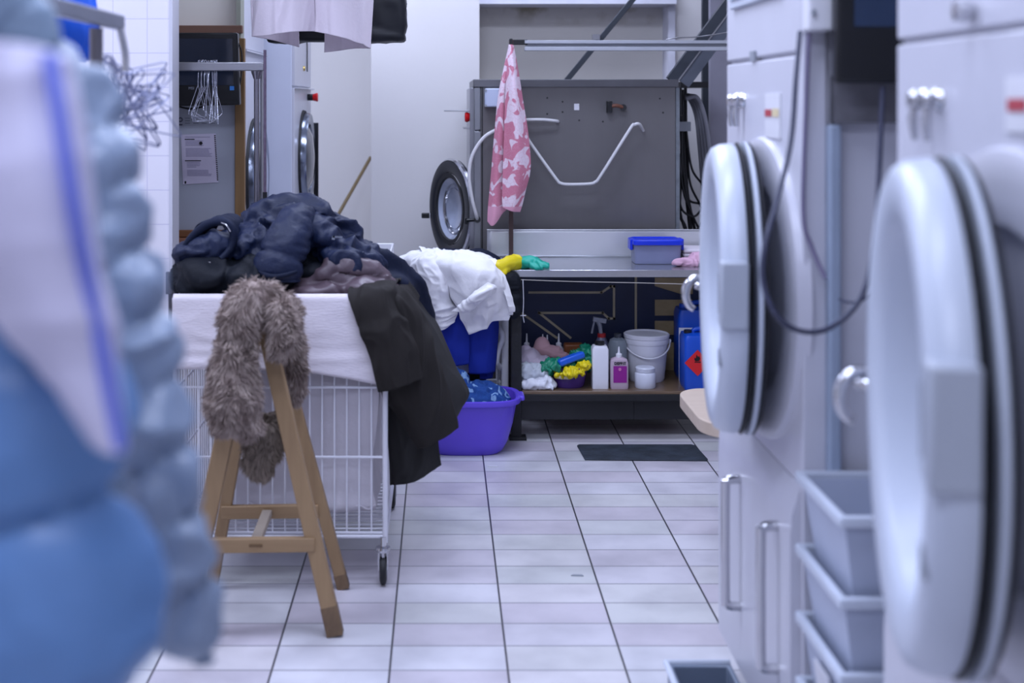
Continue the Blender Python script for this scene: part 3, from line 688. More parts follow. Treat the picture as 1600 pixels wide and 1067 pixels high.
mb = MB(); mb.box((.357, BY0+.0, zsh-.014), (1.548, BY1-.02, zsh)); obj('shelf', mb, mat('worn_brown_board', '#6a5540', .35, var=.25, vscale=6, coat=.3), t, bevel=.002)
mb = MB(); mb.box((.357, BY0-.002, zsh-.045), (1.548, BY0+.04, zsh-.0145)); obj('shelf_rail', mb, M_blackm, t, bevel=.002)
mb = MB(); mb.box((.357, BY0+.05, .085), (P(993, 0, BY0).x, BY0+.07, zsh-.046)); mb.box((P(993.5, 0, BY0).x, BY0+.052, .085), (1.548, BY0+.072, zsh-.046)); obj('plinth_board', mb, mat('black_board', '#1b1c21', .5, var=.1), t)
mb = MB(); mb.box((.30, BY1-.026, zsh), (1.6, BY1-.012, zt-.008)); bp_ = obj('navy_back_board', mb, mat('navy_paint', '#0c1e44', .5, var=.25, vscale=5), t)
M_gold = mat('old_gold_line', '#b3a88d', .6, var=.15)
yb = BY1-.028
Q = lambda x, y: P(640+x/2.668, 340+y/2.668, yb)
def strip(pts, w_=.0105):
    mb = MB(); p = [Q(*a) for a in pts]
    for a, b in zip(p, p[1:]):
        d = (b-a).normalized(); mb.bar(a-d*w_/2, b+d*w_/2, w_, .002)
    obj('gold_outline', mb, M_gold, bp_, smooth=False)
strip([(500, 312), (800, 312), (838, 287), (852, 287), (852, 420), (830, 420), (805, 397), (540, 397), (670, 500)])
strip([(470, 400), (612, 500)]); strip([(943, 250), (943, 520)])
M_goldw = wood_mat('gold_brown_board', '#bda984', '#8a7650', (12, 3, 30))
for pts in ([(1022, 250), (1180, 250), (1180, 318), (1130, 318), (1022, 285)], [(1022, 342), (1180, 342), (1180, 408), (1022, 408)], [(1022, 430), (1180, 430), (1180, 488), (1022, 488)], [(1060, 520), (1120, 520), (1120, 640), (1060, 640)]):
    mb = MB(); mb.prism([Q(*a) for a in pts], (0, -.002, 0)); obj('gold_letter_field', mb, M_goldw, bp_, smooth=False)
cable('string', [(814, 437, 5.81), (900, 440, 5.81), (1000, 442, 5.81), (1110, 445, 5.81)], .0016, mat('pale_string', '#b9b4ad', .8), 'thin pale string stretched below the front edge of the bench', 'string')
mb = MB(); mb.tube([P(817, 437, 5.8), P(818, 470, 5.8), P(817, 492, 5.8), P(817, 493, 5.79)], .0022, 8, 3); mb.tube([P(813, 493, 5.79), P(822, 493, 5.79)], .002, 8); mb.tube([P(817, 493, 5.79), P(819, 504, 5.79)], .0018, 8)
tag(obj('wire_hook', mb, M_wire), 'bent wire hook hanging at the left end below the bench top', 'hook')

# things on the bench top
def px(x, Y): return P(x, 0, Y).x
t = thing('storage_box', 'clear plastic box with blue clip lid on the bench', 'storage box', (px(1023, 6.1), 6.1, zt))
x0, x1 = px(990, 6.08), px(1061, 6.08)
mb = MB(); mb.lathe([(0, zt+.002), (1, zt+.002), (1.0, zt+.01), (1.04, zt+.095), (1.0, zt+.095), (.96, zt+.012), (0, zt+.012)], Matrix.Translation(((x0+x1)/2, 6.1, 0)), 48, sx=(x1-x0)/2, sy=.075, sq=1.4)
obj('box_body', mb, mat('translucent_box', '#8d93b5', .3, alpha=.62), t)
mb = MB(); mb.lathe([(0, zt+.106), (.93, zt+.106), (1.0, zt+.112), (1.1, zt+.108), (1.11, zt+.09), (1.04, zt+.088), (0, zt+.09)], Matrix.Translation(((x0+x1)/2, 6.1, 0)), 48, sx=(x1-x0)/2, sy=.08, sq=1.4); M_bl = mat('blue_lid', '#0c30c8', .3); obj('box_lid', mb, M_bl, t)
for s in (-1, 1):
    xx = (x0+x1)/2+s*((x1-x0)/2+.012); mb = MB(); mb.box((xx-.007, 6.06, zt+.062), (xx+.007, 6.14, zt+.112)); obj('lid_clip', mb, M_bl, t, bevel=.003)
t = blob('pink_cloth', mat('dusty_pink_cloth', '#c79fb4', .85), MB().ell(P(1078, 411, 5.98), (.055, .05, .022)).ell(P(1095, 405, 6.0), (.05, .05, .03)).ell(P(1061, 410, 5.95), (.03, .03, .010)), voxel=.005, amp=.012, freq=22)
tag(t, 'crumpled dusty pink cloth on the bench beside the blue lidded box', 'cloth')
mb = MB(); x0 = px(1064, 6.12)
for k in range(3): mb.box((x0, 6.05, zt+.012+k*.018), (x0+.32, 6.25, zt+.028+k*.018))
tag(obj('folded_towel', mb, M_linen, bevel=.007, seg=3), 'folded white towel behind the pink cloth on the bench', 'towel')
# rubber glove: green hand, yellow cuff
t = thing('rubber_glove', 'yellow and green rubber glove lying on the bench corner', 'glove', P(815, 415, 5.9))
zg = zt
mb = MB().ell(P(812, 411, 5.9)+Vector((0, 0, 0)), (.06, .045, .026)).ell(P(826, 409, 5.88), (.05, .042, .026))
for (a, b, c) in (((835, 408, 5.86), (846, 413, 5.82), (857, 418, 5.80)), ((838, 412, 5.90), (848, 413, 5.90), (858, 414, 5.90)), ((830, 415, 5.84), (840, 418, 5.82), (848, 419, 5.81)), ((836, 406, 5.93), (846, 410, 5.94), (856, 413, 5.96))):
    mb.tube([P(*a), P(*b), P(*c)], [.014, .012, .009], 10, 3)
blob('hand', mat('teal_rubber', '#10a08a', .45), mb, t, voxel=.004, amp=.004, freq=20)
mb = MB().tube([P(808, 410, 5.88), P(795, 412, 5.83), P(784, 415, 5.79), P(778, 420, 5.77)], [.036, .036, .028, .022], 14, 4); mb.tube([P(795, 415, 5.83), P(790, 421, 5.79), P(785, 427, 5.765)], [.022, .02, .012], 10, 3)
blob('cuff', mat('yellow_rubber', '#dfcb0c', .45), mb, t, voxel=.004, amp=.006, freq=16)

# ------------------------------------------------------------------ things on the lower shelf
zs = zsh
def bottle(name, label, cat, x, Y, prof, m, parts=(), sx=1, sy=1, sq=0, group=None):
    t = thing(name, label, cat, (x, Y, zs), group)
    mb = MB(); mb.lathe([(r, zs+z) for r, z in prof], Matrix.Translation((x, Y, 0)), 32, sx=sx, sy=sy, sq=sq); b = obj('container', mb, m, t)
    for nm, pr, mm, q in parts:
        mb = MB(); mb.lathe([(r, zs+z) for r, z in pr], Matrix.Translation((x, Y, 0)), 24, sq=q); obj(nm, mb, mm, t)
    return t
M_hdpe = mat('white_hdpe', '#d8d8e0', .35, var=.02)
x = px(937, 5.9)
bottle('canister', 'tall white square plastic bottle with black cap on the lower shelf', 'bottle', x, 5.9,
       [(0, 0), (.036, 0), (.0365, .01), (.0365, .175), (.030, .188), (.02, .190), (0, .19)], M_hdpe, [('cap', [(.018, .186), (.0215, .19), (.0215, .205), (0, .206)], M_black, 0)], sq=1.4)
M_red = bpy.data.materials['signal_red']
x = px(940, 6.05)
t = bottle('spray_bottle', 'spray bottle with red collar standing behind the white square bottle', 'spray bottle', x, 6.05,
       [(0, 0), (.035, 0), (.036, .16), (.018, .2), (.014, .21), (0, .21)], mat('smoky_plastic', '#5d6078', .3, alpha=.8), [('collar', [(.014, .195), (.019, .198), (.019, .215), (0, .217)], mat('dark_red_collar', '#8e1418', .4), 0)])
mb = MB(); mb.tube([(x-.003, 6.05, zs+.21), (x-.008, 6.05, zs+.25), (x-.018, 6.05, zs+.275)], [.009, .010, .014], 10, 2); mb.bar((x-.040, 6.05, zs+.282), (x+.02, 6.05, zs+.272), .020, .024, (0, 1, 0)); mb.tube([(x-.032, 6.05, zs+.275), (x-.038, 6.05, zs+.25), (x-.045, 6.05, zs+.215)], .005, 8, 3)
obj('trigger_head', mb, mat('grey_trigger', '#6d707c', .4), t)
# DEPRIT bottle
Y = 5.885; x = px(967, Y)
t = bottle('spotting_bottle', 'clear bottle with magenta label and white nozzle on the lower shelf', 'bottle', x, Y,
       [(0, 0), (.038, 0), (.040, .008), (.040, .112), (.036, .128), (.018, .138), (.0, .139)], mat('rosy_clear_plastic', '#b9a6b4', .3, alpha=.95), [('nozzle', [(.013, .136), (.014, .152), (.006, .156), (.0045, .165), (.003, .184), (0, .185)], M_white2, 0)], sy=.7, sq=.9)
yf = Y-.040*.7-.0012
mb = MB(); mb.box((px(958.5, yf), yf-.0002, P(0, 598, yf).z), (px(979.5, yf), yf+.002, P(0, 572, yf).z)); lb = obj('magenta_label', mb, mat('magenta_label_print', '#8a0f84', .5, var=.02), t)
text('lettering', 'DEPRIT', .0165, ((px(969, yf)), yf-.0012, P(0, 568, yf).z), M_black, t, bold=.0006)
mb = MB(); mb.tube([Vector((px(968.5, yf)+.0055*math.cos(a), yf-.001, P(0, 577, yf).z+.0055*math.sin(a))) for a in [i*PI/8 for i in range(16)]], .0011, 6, closed=True); mb.box((px(967.8, yf), yf-.0012, P(0, 578.5, yf).z), (px(969.3, yf), yf, P(0, 575.5, yf).z)); obj('round_mark', mb, mat('pink_print', '#e08ab8', .5), lb)
# bottle behind
bottle('round_bottle', 'translucent round bottle with grey cap behind the magenta labelled bottle', 'bottle', px(965, 6.03), 6.03,
       [(0, 0), (.044, 0), (.044, .165), (.036, .19), (.018, .2), (0, .2)], mat('greenish_clear', '#8d97a0', .3, alpha=.75), [('cap', [(.016, .198), (.017, .218), (0, .219)], M_darksteel, 0)])
# bucket
Y = 6.06; x = px(1010, Y); zz = lambda py: P(0, py, Y).z-zs
t = bottle('bucket', 'white plastic bucket with lid and wire handle on the lower shelf', 'bucket', x, Y,
       [(0, .0), (.078, .0), (.082, .01), (.098, .17), (.101, .172), (.103, .18), (.101, .195), (.104, .198), (.105, .212), (.1, .216), (.098, .208), (0, .205)], M_hdpe)
mb = MB(); mb.tube([Vector((x-.104*math.cos(a)*1.02, Y-.105*math.sin(a), zs+.178-.062*math.sin(a)**1.2*(1))) for a in [i*PI/14 for i in range(15)]], .0035, 8, 2); obj('handle', mb, M_white2, t)
for s in (-1, 1):
    mb = MB(); mb.cyl((x+s*.098, Y, zs+.178), (x+s*.112, Y, zs+.178), .010, 12); obj('handle_lug', mb, M_hdpe, t)
bottle('jar', 'small white round jar standing in front of the bucket', 'jar', px(1008, 5.9), 5.9,
       [(0, 0), (.044, 0), (.047, .006), (.047, .062), (.043, .068), (.041, .070), (.043, .072), (.044, .088), (.040, .092), (0, .092)], mat('frosted_white_jar', '#c9ccd8', .3), ())
# blue canisters
M_cblue = mat('blue_canister_plastic', '#0b49b8', .35, var=.05)
for (x0, Y, w_, h_, lab) in ((px(1065, 5.90), 5.90, .2, .26, 'blue canister with red flame diamond at the right end of the lower shelf'), (px(1056, 6.12), 6.12, .24, .345, 'taller blue canister with white label behind the red diamond one')):
    t = thing('fuel_canister', lab, 'canister', (x0+w_/2, Y, zs))
    mb = MB(); mb.lathe([(0, 0), (.95, 0), (1, .02), (1, h_*.86), (.93, h_*.93), (.6, h_*.95), (0, h_*.95)], Matrix.Translation((x0+w_/2, Y, zs)), 40, sx=w_/2, sy=.075, sq=1.6); cb = obj('container', mb, M_cblue, t)
    mb = MB(); mb.tube([(x0+w_*.25, Y, zs+h_*.93), (x0+w_*.3, Y, zs+h_*1.0), (x0+w_*.62, Y, zs+h_*1.0), (x0+w_*.68, Y, zs+h_*.93)], .011, 10, 3); obj('handle', mb, M_cblue, t)
    mb = MB(); mb.cyl((x0+w_*.14, Y, zs+h_*.93), (x0+w_*.14, Y, zs+h_*.99), .018, 16); obj('cap', mb, M_black if h_ < .3 else M_cblue, t)
    if h_ < .3:
        yf = Y-.077; c = P(1090, 567, yf)
        mb = MB(); mb.prism([c+Vector((-.058, 0, 0)), c+Vector((0, 0, .058)), c+Vector((.058, 0, 0)), c+Vector((0, 0, -.058))], (0, -.0015, 0)); lb = obj('red_diamond', mb, mat('hazard_red', '#d31a20', .5), t, smooth=False)
        mb = MB(); mb.prism([c+Vector((dx*.6-.002, -.0016, .012+dz*.7)) for dx, dz in ((-.02, .0), (-.022, .018), (-.010, .012), (-.006, .038), (.006, .022), (.014, .028), (.022, .01), (.014, -.004), (-.01, -.006))], (0, -.001, 0)); mb.box(c+Vector((-.014, -.0016, .002)), c+Vector((.014, -.0026, .006))); obj('flame_symbol', mb, M_black, lb, smooth=False)
    else:
        yf = Y-.0765; mb = MB(); mb.box((x0+.0, yf-.0015, P(0, 596, yf).z), (x0+.19, yf, P(0, 512, yf).z)); obj('white_label', mb, M_white2, t)
# pointed dropper bottles at the back
for k, (xx, py) in enumerate(((823, 549), (848, 550), (855, 551), (873, 549))):
    Y = 6.15; x = px(xx, Y); hz = P(0, py-28, Y).z-zs
    bottle('dropper_bottle', ['white pointed dropper bottle leftmost at the back of the lower shelf', 'white dropper bottle just behind the pink towel, left of two', 'white dropper bottle just behind the pink towel, right of two', 'white dropper bottle between the pink towel and the orange case'][k], 'bottle', x, Y,
           [(0, 0), (.024, 0), (.024, hz-.075), (.016, hz-.06), (0, hz-.06)], M_hdpe, [('nozzle', [(.013, hz-.062), (.013, hz-.045), (.005, hz-.04), (.0025, hz), (0, hz)], M_white2, 0)], group='dropper bottles at the back')
# rags
def rag(name, label, cat, m, ells, voxel=.005, amp=.014, freq=20, seed=0):
    mb = MB()
    for (x, y, Y, a, b, c) in ells: mb.ell(P(x, y, Y), (a, c, b))
    return tag(blob(name, m, mb, voxel=voxel, amp=amp, freq=freq, seed=seed), label, cat)
rag('rag', 'lilac white rag heaped at the left end of the lower shelf', 'rag', mat('lilac_white_cotton', '#c9bccb', .9), [(828, 562, 6.0, .05, .045, .05), (845, 568, 5.98, .05, .03, .05), (822, 550, 6.02, .022, .03, .03), (832, 582, 6.0, .06, .05, .05)], seed=1)
rag('rag', 'white rag with grey folds below the lilac one on the shelf', 'rag', mat('grey_white_cotton', '#b9bfc7', .85), [(824, 582, 5.9, .035, .045, .05), (840, 583, 5.9, .05, .035, .05), (826, 596, 5.9, .045, .025, .05)], seed=2, freq=26)
rag('rag', 'pure white rag bunched at the front edge of the lower shelf', 'rag', mat('clean_white_cotton', '#dadce4', .85), [(830, 600, 5.87, .05, .022, .035), (849, 597, 5.87, .05, .03, .035), (860, 603, 5.86, .025, .014, .03)], seed=3, freq=24)
rag('pink_towel', 'pale pink towel folded upright behind the white rags', 'towel', mat('pale_pink_terry', '#c9a0a6', .95, bump=.4, bscale=300), [(847, 545, 6.08, .04, .055, .03), (862, 551, 6.06, .055, .035, .03), (875, 556, 6.04, .05, .018, .03), (850, 565, 6.08, .05, .06, .03)], seed=4, amp=.006, freq=12)
# purple basin with gloves and packs
bx = px(889, 5.92)
t = thing('small_basin', 'small dark purple basin full of gloves on the lower shelf', 'basin', (bx, 5.92, zs))
mb = MB(); mb.lathe([(0, zs+.0), (.062, zs+.0), (.070, zs+.01), (.085, zs+.085), (.09, zs+.088), (.086, zs+.092), (.081, zs+.086), (.066, zs+.012), (0, zs+.012)], Matrix.Translation((bx, 5.92, 0)), 40, sy=.8); obj('basin_body', mb, mat('dark_purple_plastic', '#4a2f78', .25), t)
rag('rubber_glove', 'crumpled green rubber gloves heaped in the small purple basin', 'glove', mat('green_rubber', '#0a7a5c', .45), [(867, 572, 5.89, .05, .02, .035), (884, 574, 5.9, .06, .02, .04), (905, 565, 5.93, .045, .04, .04), (858, 577, 5.88, .025, .012, .025), (914, 560, 5.95, .03, .05, .03)], seed=5, amp=.026, freq=44, voxel=.004)
rag('rubber_glove', 'yellow rubber glove cuff hanging over the purple basin rim', 'glove', bpy.data.materials['yellow_rubber'], [(880, 583, 5.86, .035, .012, .025), (895, 581, 5.85, .045, .014, .03), (912, 573, 5.87, .025, .016, .03)], seed=6, amp=.02, freq=42, voxel=.004)
rag('rag', 'cream rag edge hanging below the yellow glove cuff', 'rag', mat('cream_cloth', '#cfc6ac', .9), [(878, 588, 5.86, .03, .012, .015), (888, 589, 5.85, .025, .009, .015)], seed=8, amp=.004)
mb = MB(); mb.bar(P(872, 568, 5.86), P(911, 553, 5.9), .03, .05); tag(obj('wipes_pack', mb, mat('bright_blue_pack', '#1458c8', .4), bevel=.008), 'bright blue soft pack lying across the green gloves', 'pack')
mb = MB(); mb.box(P(880, 562, 6.16), P(912, 538, 6.1)); tag(obj('orange_case', mb, mat('burnt_orange', '#7a431c', .5), bevel=.008), 'burnt orange case behind the gloves on the lower shelf', 'case')

# floor mat and small litter
mb = MB(); mb.prism([(.600, 5.51, .0005), (1.108, 5.495, .0005), (1.115, 5.51, .0005), (1.105, 5.73, .0005), (1.09, 5.745, .0005), (.60, 5.745, .0005), (.59, 5.73, .0005)], (0, 0, .007))
tag(obj('floor_mat', mb, mat('worn_black_mat', '#2c343e', .7, var=.5, vscale=14, bump=.3), bevel=.002), 'small worn black rubber mat on the tiles in front of the bench', 'floor mat')
for k, (x, y, s, lab) in enumerate(((770, 729, .022, 'scrap of white paper on the tiles near the purple tub'), (902, 900, .02, 'small dark crumb of lint on the aisle tiles'))):
    Y = F*H/(y-PY); p = P(x, y, Y); mb = MB(); mb.prism([(p.x-s, Y, .0005), (p.x+s, Y-.004, .0005), (p.x+s*.8, Y+.008, .0005), (p.x-s*.6, Y+.01, .0005)], (0, 0, .002)); tag(obj('scrap', mb, M_white2 if k == 0 else M_grey), lab, 'scrap')

# ------------------------------------------------------------------ purple tub
tx, ty = .105, 5.69
t = thing('laundry_tub', 'large purple plastic tub on the floor beside the bench', 'tub', (tx, ty, 0))
mb = MB(); mb.lathe([(0, .0), (.64, .0), (.71, .012), (.80, .05), (.90, .13), (.965, .21), (1.0, .216), (1.045, .219), (1.055, .228), (1.045, .239), (1.0, .242), (.955, .236), (.92, .20), (.70, .02), (0, .018)], Matrix.Translation((tx, ty, 0)), 64, sx=.225, sy=.165, sq=.22)
tb = obj('tub_body', mb, M_purple, t)
mb = MB(); mb.box((tx+.215, ty-.05, .219), (tx+.252, ty+.05, .241)); obj('tub_grip', mb, M_purple, t, bevel=.008, seg=3)
mb = MB(); mb.ell((tx+.02, ty, .20), (.17, .11, .09)).ell((tx-.05, ty+.01, .27), (.07, .07, .07)).ell((tx+.08, ty-.0, .235), (.08, .07, .05)).ell((tx-.02, ty, .30), (.04, .05, .04))
tag(blob('patterned_cloth', pattern_mat('blue_batik', '#123f86', '#7fa3cc', '#1c5a9e', 22, .56), mb, voxel=.006, amp=.014, freq=14, seed=11), 'blue cloth with pale floral pattern heaped in the purple tub', 'cloth')

# ------------------------------------------------------------------ wire laundry cart
cx0, cx1, cy0, cy1 = P(277, 0, 4.10).x, P(601, 0, 4.10).x, 4.10, 4.88
cz0, cz1 = P(0, 832, 4.10).z, P(0, 468, 4.10).z
t = cart = thing('laundry_cart', 'white wire laundry cart with fabric liner, heaped with jackets', 'laundry cart', ((cx0+cx1)/2, cy0, 0))
R = .0028
mb = MB()
zm = P(0, 714, 4.10).z; zu = P(0, 605, 4.10).z
for z, r in ((cz0, .0045), (zm, .0042), (zu, .0042), (cz1-.01, .005)):
    mb.tube([(cx0, cy0, z), (cx1, cy0, z), (cx1, cy1, z), (cx0, cy1, z)], r, 8, closed=True)
pitch = 19.3*4.1/F
n = int((cx1-cx0)/pitch)
for i in range(n+1):
    x = cx1-.003-i*pitch
    for y in (cy0+.004, cy1-.004): mb.tube([(x, y, cz0), (x, y, cz1)], R, 6)
for i in range(int((cy1-cy0)/pitch)+1):
    y = cy0+i*pitch
    for x in (cx0, cx1-.004): mb.tube([(x, y, cz0), (x, y, cz1)], R, 6)
    mb.tube([(cx0, y, cz0), (cx1, y, cz0)], R, 6)
obj('wire_basket', mb, M_wire, t)
for x in (cx0-.004, cx1+.002):
    for y in (cy0-.002, cy1): mb = MB(); mb.tube([(x, y, cz1), (x, y, cz0-.03)], .0085, 10); obj('corner_post', mb, M_wire, t)
mb = MB()
for x in (cx0, cx1): mb.tube([(x, cy0, cz0-.012), (x, cy1, cz0-.012)], .010, 10)
mb.tube([(cx0, cy0, cz0-.012), (cx1, cy0, cz0-.012)], .006, 10); obj('base_rail', mb, M_wire, t)
for x in (cx0+.01, cx1-.004):
    for y in (cy0-.02, cy1-.03):
        mb = MB(); mb.cyl((x, y+.01, .085), (x, y+.01, cz0-.01), .010, 12); mb.lathe([(.0, .118), (.022, .118), (.024, .112), (.02, .104), (0, .104)], Matrix.Translation((x, y+.01, 0)), 20)
        mb.prism([(x-.015, y-.006, .105), (x-.015, y+.03, .105), (x-.015, y+.026, .045), (x-.015, y+.008, .045)], (.003, 0, 0)); mb.prism([(x+.012, y-.006, .105), (x+.012, y+.03, .105), (x+.012, y+.026, .045), (x+.012, y+.008, .045)], (.003, 0, 0))
        c = obj('caster', mb, M_chrome, t, auto=30)
        Mw = Matrix.Translation((x-.011, y+.018, .046)) @ Matrix.Rotation(PI/2, 4, 'Y')
        mb = MB(); mb.lathe([(0, .0), (.034, .0), (.044, .004), (.046, .011), (.044, .018), (.034, .022), (0, .022)], Mw, 32); obj('wheel', mb, M_rubber, c)
        mb = MB(); mb.lathe([(0, -.001), (.02, -.001), (.024, .002), (.024, .02), (.02, .023), (0, .023)], Mw, 24); obj('wheel_hub', mb, M_grey, c)
# liner inside, sagging
mb = MB()
def ringpts(x0, x1, y0, y1, z, n=26, wob=0, seed=0):
    p = []
    for (a, b) in (((x0, y0), (x1, y0)), ((x1, y0), (x1, y1)), ((x1, y1), (x0, y1)), ((x0, y1), (x0, y0))):
        for i in range(n):
            f = i/n; p.append((a[0]*(1-f)+b[0]*f, a[1]*(1-f)+b[1]*f, z))
    return np.array(p)
rings = []
prof = [(.015, cz1-.02), (.02, .80), (.022, .7), (.03, .55), (.05, .40), (.045, .28), (.03, .225), (.08, .205), (.2, .20), (.3, .20)]
for k, (ins, z) in enumerate(prof):
    g = ringpts(cx0+ins+(.055 if .3 < z < .72 else .03), cx1-ins*.7, cy0+ins*.8, cy1-ins, z); rings.append(g)
G = cr1(np.array(rings), 60, 0); G = np.concatenate([G, G[:, :1]], 1)
cen = np.array([(cx0+cx1)/2, (cy0+cy1)/2, 0]); nn = G-cen; nn[..., 2] = 0; nn /= np.linalg.norm(nn, axis=-1, keepdims=True)
G = G-nn*(np.clip(folds(G, 5, 21, (1, 1, .35)), -.3, 1)*.02)[..., None]*np.clip((cz1-G[..., 2:3])*6, 0, 1)
G[:, -1] = G[:, 0]
mb.grid(G); obj('liner', mb, M_liner, t, solid=.002)
mb = MB(); mb.tube([(x, cy0+.03, .232+.006*math.sin(x*60)+.004*math.sin(x*143)) for x in np.linspace(cx0+.09, cx1-.03, 50)], .004, 6); obj('liner_hem_cord', mb, M_liner, t)
# cover folded over the rim: front sheet that sags lower to the right
nx = 90
def cover_z(u): return np.interp(u, [0, .3, .6, .85, 1], [P(0, 577, 4.08).z, P(0, 576, 4.08).z, P(0, 578, 4.08).z, P(0, 592, 4.08).z, P(0, 602, 4.08).z])
rows = []
for k, v in enumerate(np.linspace(0, 1, 26)):
    u = np.linspace(0, 1, nx)
    top = cz1+.006; z = top+(cover_z(u)-top)*v
    xl = cx0-.012; xr = cx1-.012+.004*v
    x = xl+(xr-xl)*u; y = cy0-.012-.012*np.sin(u*PI)*v-.006*v
    rows.append(np.stack([x, np.full(nx, 1.)*y, z], -1))
G = np.array(rows); du = folds(G, 9, 31, (.3, 1, 1.6)); G[..., 1] -= np.clip(du, -.5, 1)*.005*np.linspace(.2, 1.2, 26)[:, None]
# over the rim and back inside
back = []
for v in np.linspace(1, 0, 12):
    u = np.linspace(0, 1, nx); x = G[0][:, 0]; back.append(np.stack([x, G[0][:, 1]+.035*v+.0*u, G[0][:, 2]+.010*math.sin(PI*min(1, v*1.0))-.10*max(0, v-.6)], -1))
G = np.concatenate([np.array(back), G[1:]], 0)
mb = MB(); mb.grid(G)
# sides of the cover
for side in (0, -1):
    rws = []
    for v in np.linspace(0, 1, 16):
        yy = np.linspace(cy0-.014, cy1+.012, 40); zz = cz1+.006+((cover_z(0. if side == 0 else 1.))-cz1)*v; xx = (cx0-.012) if side == 0 else (cx1+.016)
        g = np.stack([np.full(40, xx), yy, np.full(40, zz)], -1); g[:, 0] += vnoise(g*np.array([1, 6, 14]), 5)*.006*v; rws.append(g)
    mb.grid(np.array(rws))
obj('cover_cloth', mb, M_linen, t, solid=.0025, auto=60)
# dark metal bracket at the left rear corner
mb = MB(); mb.box(P(259, 460, 4.6), P(272, 424, 4.62)); mb.box(P(263, 900, 4.62), P(275, 440, 4.66))
tag(obj('metal_stand', mb, mat('dull_brown_grey_steel', '#514c52', .5, .4), bevel=.002), 'dull grey metal stand just behind the left end of the cart', 'stand')

# ------------------------------------------------------------------ wooden trestle
ya_, yb_ = 3.70, 4.02
t = thing('trestle', 'wooden trestle with splayed legs standing in front of the laundry cart', 'trestle', (P(420, 0, 3.85).x, 3.86, 0))
zt_ = P(0, 470, 3.72).z
mb = MB(); mb.box((P(384, 0, 3.72).x, ya_-.02, zt_-.085), (P(412, 0, 3.72).x, yb_+.06, zt_)); obj('beam', mb, M_wood, t, bevel=.004)
def leg(p, q, w_=.042, d_=.032):
    mb = MB(); mb.bar(P(*p), P(*q), w_, d_); obj('leg', mb, M_wood, t, bevel=.003)
leg((412, 500, 3.74), (524, 991, 3.70), .045, .034)
leg((385, 520, 3.76), (285, 993, 3.70), .050, .034)
leg((425, 500, 4.00), (537, 918, 4.06), .036, .03)
leg((400, 520, 4.00), (331, 918, 4.06), .036, .03)
mb = MB(); mb.bar(P(308, 852, 3.70), P(492, 850, 3.70), .040, .024); cb = obj('crossbar', mb, M_woodx, t, bevel=.003)
M_worn = wood_mat('worn_dark_wood', '#84694a', '#574536', (60, 60, 20))
for a, b, w_, d_ in (((513.6, 945, 3.704), (524.2, 991.6, 3.70), .047, .036), ((530.5, 895, 4.057), (537.1, 918.6, 4.06), .038, .032)):
    mb = MB(); mb.bar(P(*a), P(*b), w_, d_); obj('worn_tip', mb, M_worn, t, bevel=.003)
mb = MB(); mb.box(P(389, 855, 3.686), P(411, 848, 3.70)); obj('tenon_end', mb, mat('dark_tenon', '#6a5033', .6), cb)
mb = MB(); mb.bar(P(346, 800, 4.03), P(498, 798, 4.03), .040, .024); obj('crossbar', mb, M_woodx, t, bevel=.003)
mb = MB(); mb.bar(P(400, 846, 3.71), P(418, 800, 4.03), .03, .02, (0, 0, 1)); obj('centre_rail', mb, mat('grey_weathered_wood', '#a6998a', .7), t, bevel=.002)

# ------------------------------------------------------------------ brown faux fur hanging on the trestle
def base_mesh(mb, voxel):
    me = bpy.data.meshes.new('t'); bmesh.ops.recalc_face_normals(mb.bm, faces=mb.bm.faces); mb.bm.to_mesh(me); mb.bm.free()
    o = bpy.data.objects.new('t', me); C.objects.link(o); r = o.modifiers.new('r', 'REMESH'); r.mode = 'VOXEL'; r.voxel_size = voxel
    s = o.modifiers.new('s', 'SMOOTH'); s.iterations = 4
    dg = bpy.context.evaluated_depsgraph_get(); dg.update(); m2 = bpy.data.meshes.new_from_object(o.evaluated_get(dg)); bpy.data.objects.remove(o)
    n = len(m2.vertices); co = np.empty(n*3); m2.vertices.foreach_get('co', co); no = np.empty(n*3); m2.vertices.foreach_get('normal', no)
    nf = len(m2.polygons); ar = np.empty(nf); m2.polygons.foreach_get('area', ar); cc = np.empty(nf*3); m2.polygons.foreach_get('center', cc); fn = np.empty(nf*3); m2.polygons.foreach_get('normal', fn)
    return m2, ar, cc.reshape(-1, 3), fn.reshape(-1, 3)
